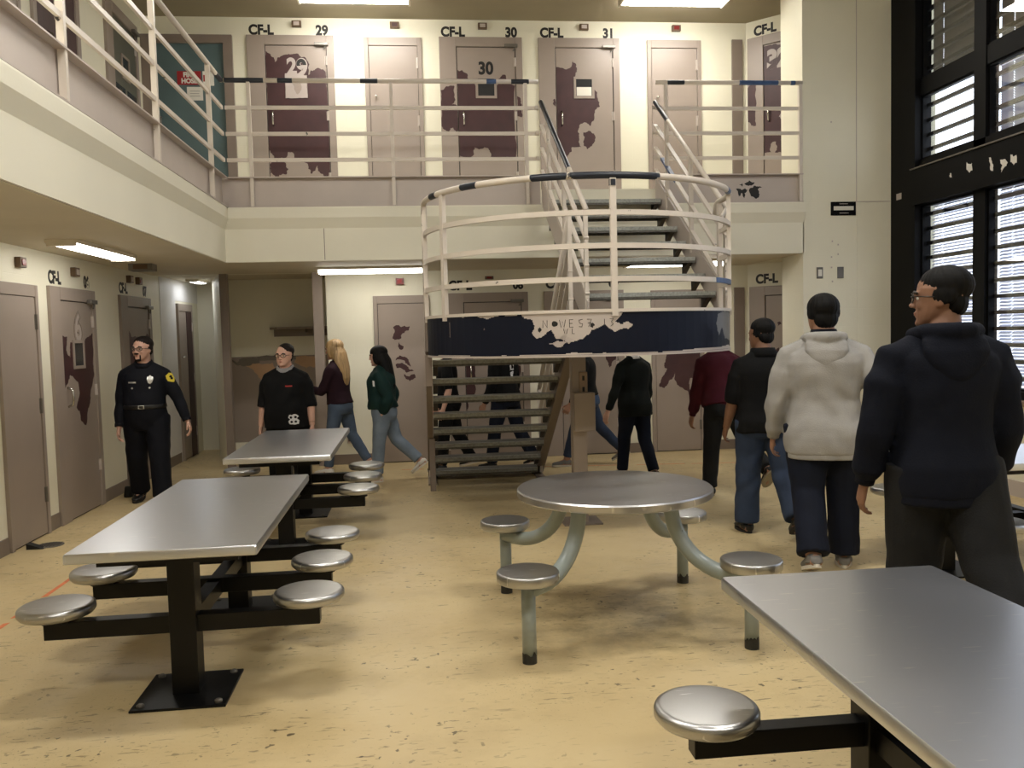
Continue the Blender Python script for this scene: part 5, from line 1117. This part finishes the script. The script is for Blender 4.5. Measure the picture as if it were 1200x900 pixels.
# blonde woman walking left by the recess post
f = Figure('woman with long blonde hair, plum top and blue jeans walking left', (-1.0, 10.35), 66, 1.62, .98, 1.0, 0, ((12, 2, 4, 0), (-14, 2, 20, 18)), ((22, 8, 75, -25), (22, 8, 70, -25)), 4, (10, -4), LIGHTSKIN)
f.top('plum_sweater', PLUM, hem=.53, ease=.020, sleeve=1.95, sleeve_ease=.014, wr=.006, seed=6); f.trousers('jeans', JEAN, ease=.006, leg=(.060, .054, .046, .040, .038, .034, .033), seed=7, end=.93); f.shoes(WSHOE, SOLEW)
f.hair('long', BLONDE, [(f.h(0, -.10, .78), .05, .04), (f.h(0, -.14, .60), .088, .085), (f.h(0, -.26, .30), .112, .085), (f.T(.82, 0, -.085), .125, .055), (f.T(.77, 0, -.105), .11, .042), (f.T(.71, 0, -.112), .085, .032), (f.T(.66, 0, -.105), .04, .018)], seed=2); f.eyes(); f.lips()

# dark haired woman in the green jacket
f = Figure('woman with long black hair in a dark green jacket and washed jeans, walking left', (-.46, 9.75), 84, 1.53, 1.16, 1.16, .0, ((8, 2, 4, 0), (-20, 2, 26, 36)), ((-24, 12, 50, -12), (-24, 12, 50, -12)), 3, (4, -4), LIGHTSKIN)
f.top('green_jacket', GREEN, hem=.545, ease=.036, sleeve=1.9, sleeve_ease=.028, blouse=.014, wr=.008, seed=8); f.trousers('jeans', LJEAN, ease=.008, leg=(.068, .062, .052, .045, .044, .040, .040), seed=9, end=.92); f.shoes(WSHOE, SOLEW)
f.collar('grey_hood_lining', GREYC, .80, .845, .066, .02, -.03)
f.decal('jacket_print', PRINT, f.T(.735, -.02, .05), f.t, f.fw, f.rt, [(-.035, -.012), (.03, -.01), (.035, .012), (-.03, .01)], .004)
f.hair('long', BLACKHAIR, [(f.h(0, -.10, .78), .05, .04), (f.h(0, -.14, .60), .088, .085), (f.h(0, -.26, .28), .112, .09), (f.T(.82, 0, -.09), .12, .06), (f.T(.76, 0, -.115), .11, .045), (f.T(.70, 0, -.125), .085, .034), (f.T(.655, 0, -.12), .04, .018)], seed=5); f.eyes(); f.lips()

# people behind the stairs
f = Figure('person in black with bare forearms, behind the left half of the lower treads', (.30, 10.35), 86, 1.60, 1.02, 1.05, 0, ((10, 3, 4, 0), (-12, 3, 16, 12)), ((-4, 8, 22, 4), (6, 8, 20, 4)), 3, (0, 0), LIGHTSKIN)
f.top('black_tee', BLK, hem=.48, ease=.016, sleeve=.95, sleeve_ease=.016, seed=10); f.trousers('black_trousers', BLK, seed=11); f.shoes(BSHOE, SOLEW); f.hair('short', BROWNHAIR)
f = Figure('person in black top with white back print, behind the right half of the treads', (.98, 10.25), 50, 1.68, 1.12, 1.1, .0, ((12, 3, 4, 0), (-14, 3, 18, 14)), ((4, 10, 20, 4), (-4, 10, 20, 4)), 4, (0, -4), MIDSKIN)
f.top('black_top', BLK, hem=.485, ease=.022, sleeve=1.95, sleeve_ease=.016, seed=12, wr=.006); f.trousers('dark_jeans', DJEAN, seed=13); f.shoes(BSHOE, SOLEW)
for k, q in enumerate(([(-.03, .10), (.02, .11), (.04, .14), (.01, .16), (-.035, .15), (-.01, .13)], [(-.035, .02), (.035, .02), (.035, .09), (.018, .085), (.02, .035), (-.015, .035), (-.012, .08), (-.035, .085)], [(-.05, -.08), (-.01, -.06), (.03, -.07), (.02, -.03), (.035, .005), (-.03, .0), (-.02, -.04)])):
    f.decal('back_print', PRINT, f.T(.70, -.03), f.rt, f.t, f.fw, jag(q, .01, 2), .004)
f.hair('short', BLACKHAIR)
f = Figure('person in black top over blue shirt and jeans striding left behind the stair column', (1.98, 10.25), 74, 1.64, 1.04, 1.04, 0, ((22, 3, 6, 0), (-22, 3, 22, 26)), ((8, 8, 24, 2), (-8, 8, 24, 2)), 4, (0, 0), MIDSKIN)
f.top('black_top', BLK, hem=.545, ease=.024, sleeve=1.92, sleeve_ease=.014, seed=14); f.trousers('jeans', MJEAN, ease=.007, leg=(.062, .055, .047, .040, .038, .034, .033), seed=15, end=.9); f.shoes(GSHOE, SOLEW)
b = MB(); f.trunk(b, .475, .56, .016); me = remeshed(b.bm, .010, 3); wrinkle(me, .006, seed=4); f.child('shirt_tail', me, BLUSH); f.hair('long', BLACKHAIR)
f = Figure('person in near-black sweater and navy jeans with arm swung out, walking left-away', (2.31, 9.20), 26, 1.60, 1.12, 1.12, 0, ((16, -4, 6, 0), (-12, -4, 14, 10)), ((-6, 24, 16, 18), (4, 10, 14, 4)), 3, (0, -8), LIGHTSKIN)
f.top('sweater', DGREEN, hem=.445, ease=.018, sleeve=1.95, sleeve_ease=.012, seed=16, wr=.005); f.trousers('navy_jeans', DJEAN, ease=.008, leg=(.064, .057, .049, .043, .041, .038, .037), seed=17); f.shoes(BSHOE, SOLED); f.collar('blouse_collar', WSHOE, .838, .862, .046, .01); f.hair('long', BROWNHAIR)

# the queue on the right, walking away
f = Figure('person in maroon jacket and charcoal trousers stepping past the landing drum', (2.90, 8.0), 6, 1.68, 1.12, 1.14, 0, ((9, 2, 4, 0), (-28, 6, 34, 44)), ((4, 10, 14, 4), (-6, 10, 18, 4)), 15, (14, -38), MIDSKIN)
f.top('maroon_jacket', MAROONC, hem=.53, ease=.026, sleeve=1.92, sleeve_ease=.020, blouse=.012, wr=.008, seed=18); f.hemband('jacket_hem', MAROONC, .520, .03, .012); f.cuffs(MAROONC, 1.84, 1.98)
f.trousers('charcoal_trousers', CHAR, ease=.010, seed=19); f.shoes(BSHOE, SOLET); f.hair('short', BLACKHAIR)
f = Figure('man in black short jacket and blue jeans between maroon and grey walkers', (2.68, 6.50), -4, 1.70, 1.16, 1.16, .0, ((4, 3, 3, 0), (-14, 3, 24, 26)), ((8, 10, 22, 4), (-10, 10, 16, 4)), 3, (26, -2), TANSKIN, limb=1.1)
f.top('black_jacket', BLK, hem=.475, ease=.026, sleeve=1.02, sleeve_ease=.022, wr=.007, seed=20); f.collar('jacket_collar', BLK, .825, .868, .056, .016); f.trousers('blue_jeans', MJEAN, ease=.012, leg=(.066, .060, .053, .049, .048, .048, .049), seed=21, wr=.006); f.shoes(BSHOE, SOLED); f.hair('crop', BLACKHAIR)
f = Figure('heavy man in light grey hoodie and dark jeans seen from behind', (2.68, 5.48), -17, 1.84, 1.22, 1.26, .0, ((-9, 0, 22, 20), (4, 1, 4, 0)), ((4, 13, 16, 4), (-14, 24, 50, -8)), 2, (12, -2), MIDSKIN, limb=1.16, sw=1.12)
f.top('grey_hoodie', GREY, hem=.425, ease=.026, sleeve=1.93, sleeve_ease=.022, blouse=.014, wr=.007, seed=22); f.hemband('ribbed_hem', GREY, .408, .03, .023); f.cuffs(GREY, 1.86, 2.0, .008); f.hood(GREY, 1.12)
f.collar('navy_inner_collar', NAVY, .842, .878, .047, .010); f.trousers('dark_jeans', DJEAN, ease=.012, leg=(.068, .063, .054, .048, .046, .045, .046), seed=23, wr=.007); f.shoes(GSHOE, SOLEW); f.hair('thick', BLACKHAIR)
f = Figure('tall man in glasses and dark navy hoodie, nearest on the right, face turned left', (2.36, 3.66), -8, 1.89, 1.06, 1.12, .0, ((6, 1, 4, 0), (-26, 1, 14, 20)), ((2, 13, 14, 5), (2, 10, 26, 4)), 2, (62, 2), TANSKIN, limb=1.12, sw=1.14)
f.top('navy_hoodie', NAVY, hem=.452, ease=.028, sleeve=1.90, sleeve_ease=.026, blouse=.008, wr=.007, seed=24); f.hemband('ribbed_hem', NAVY, .434, .035, .026); f.cuffs(NAVY, 1.84, 1.98, .010); f.hood(NAVY, 1.15)
f.trousers('charcoal_trousers', CHAR, ease=.016, leg=(.068, .064, .058, .052, .050, .050, .051), seed=25, wr=.006); f.shoes(GSHOE, SOLED); f.hair('short', BLACKHAIR); f.eyes(); f.lips((120, 72, 64)); f.glasses(SPEC)
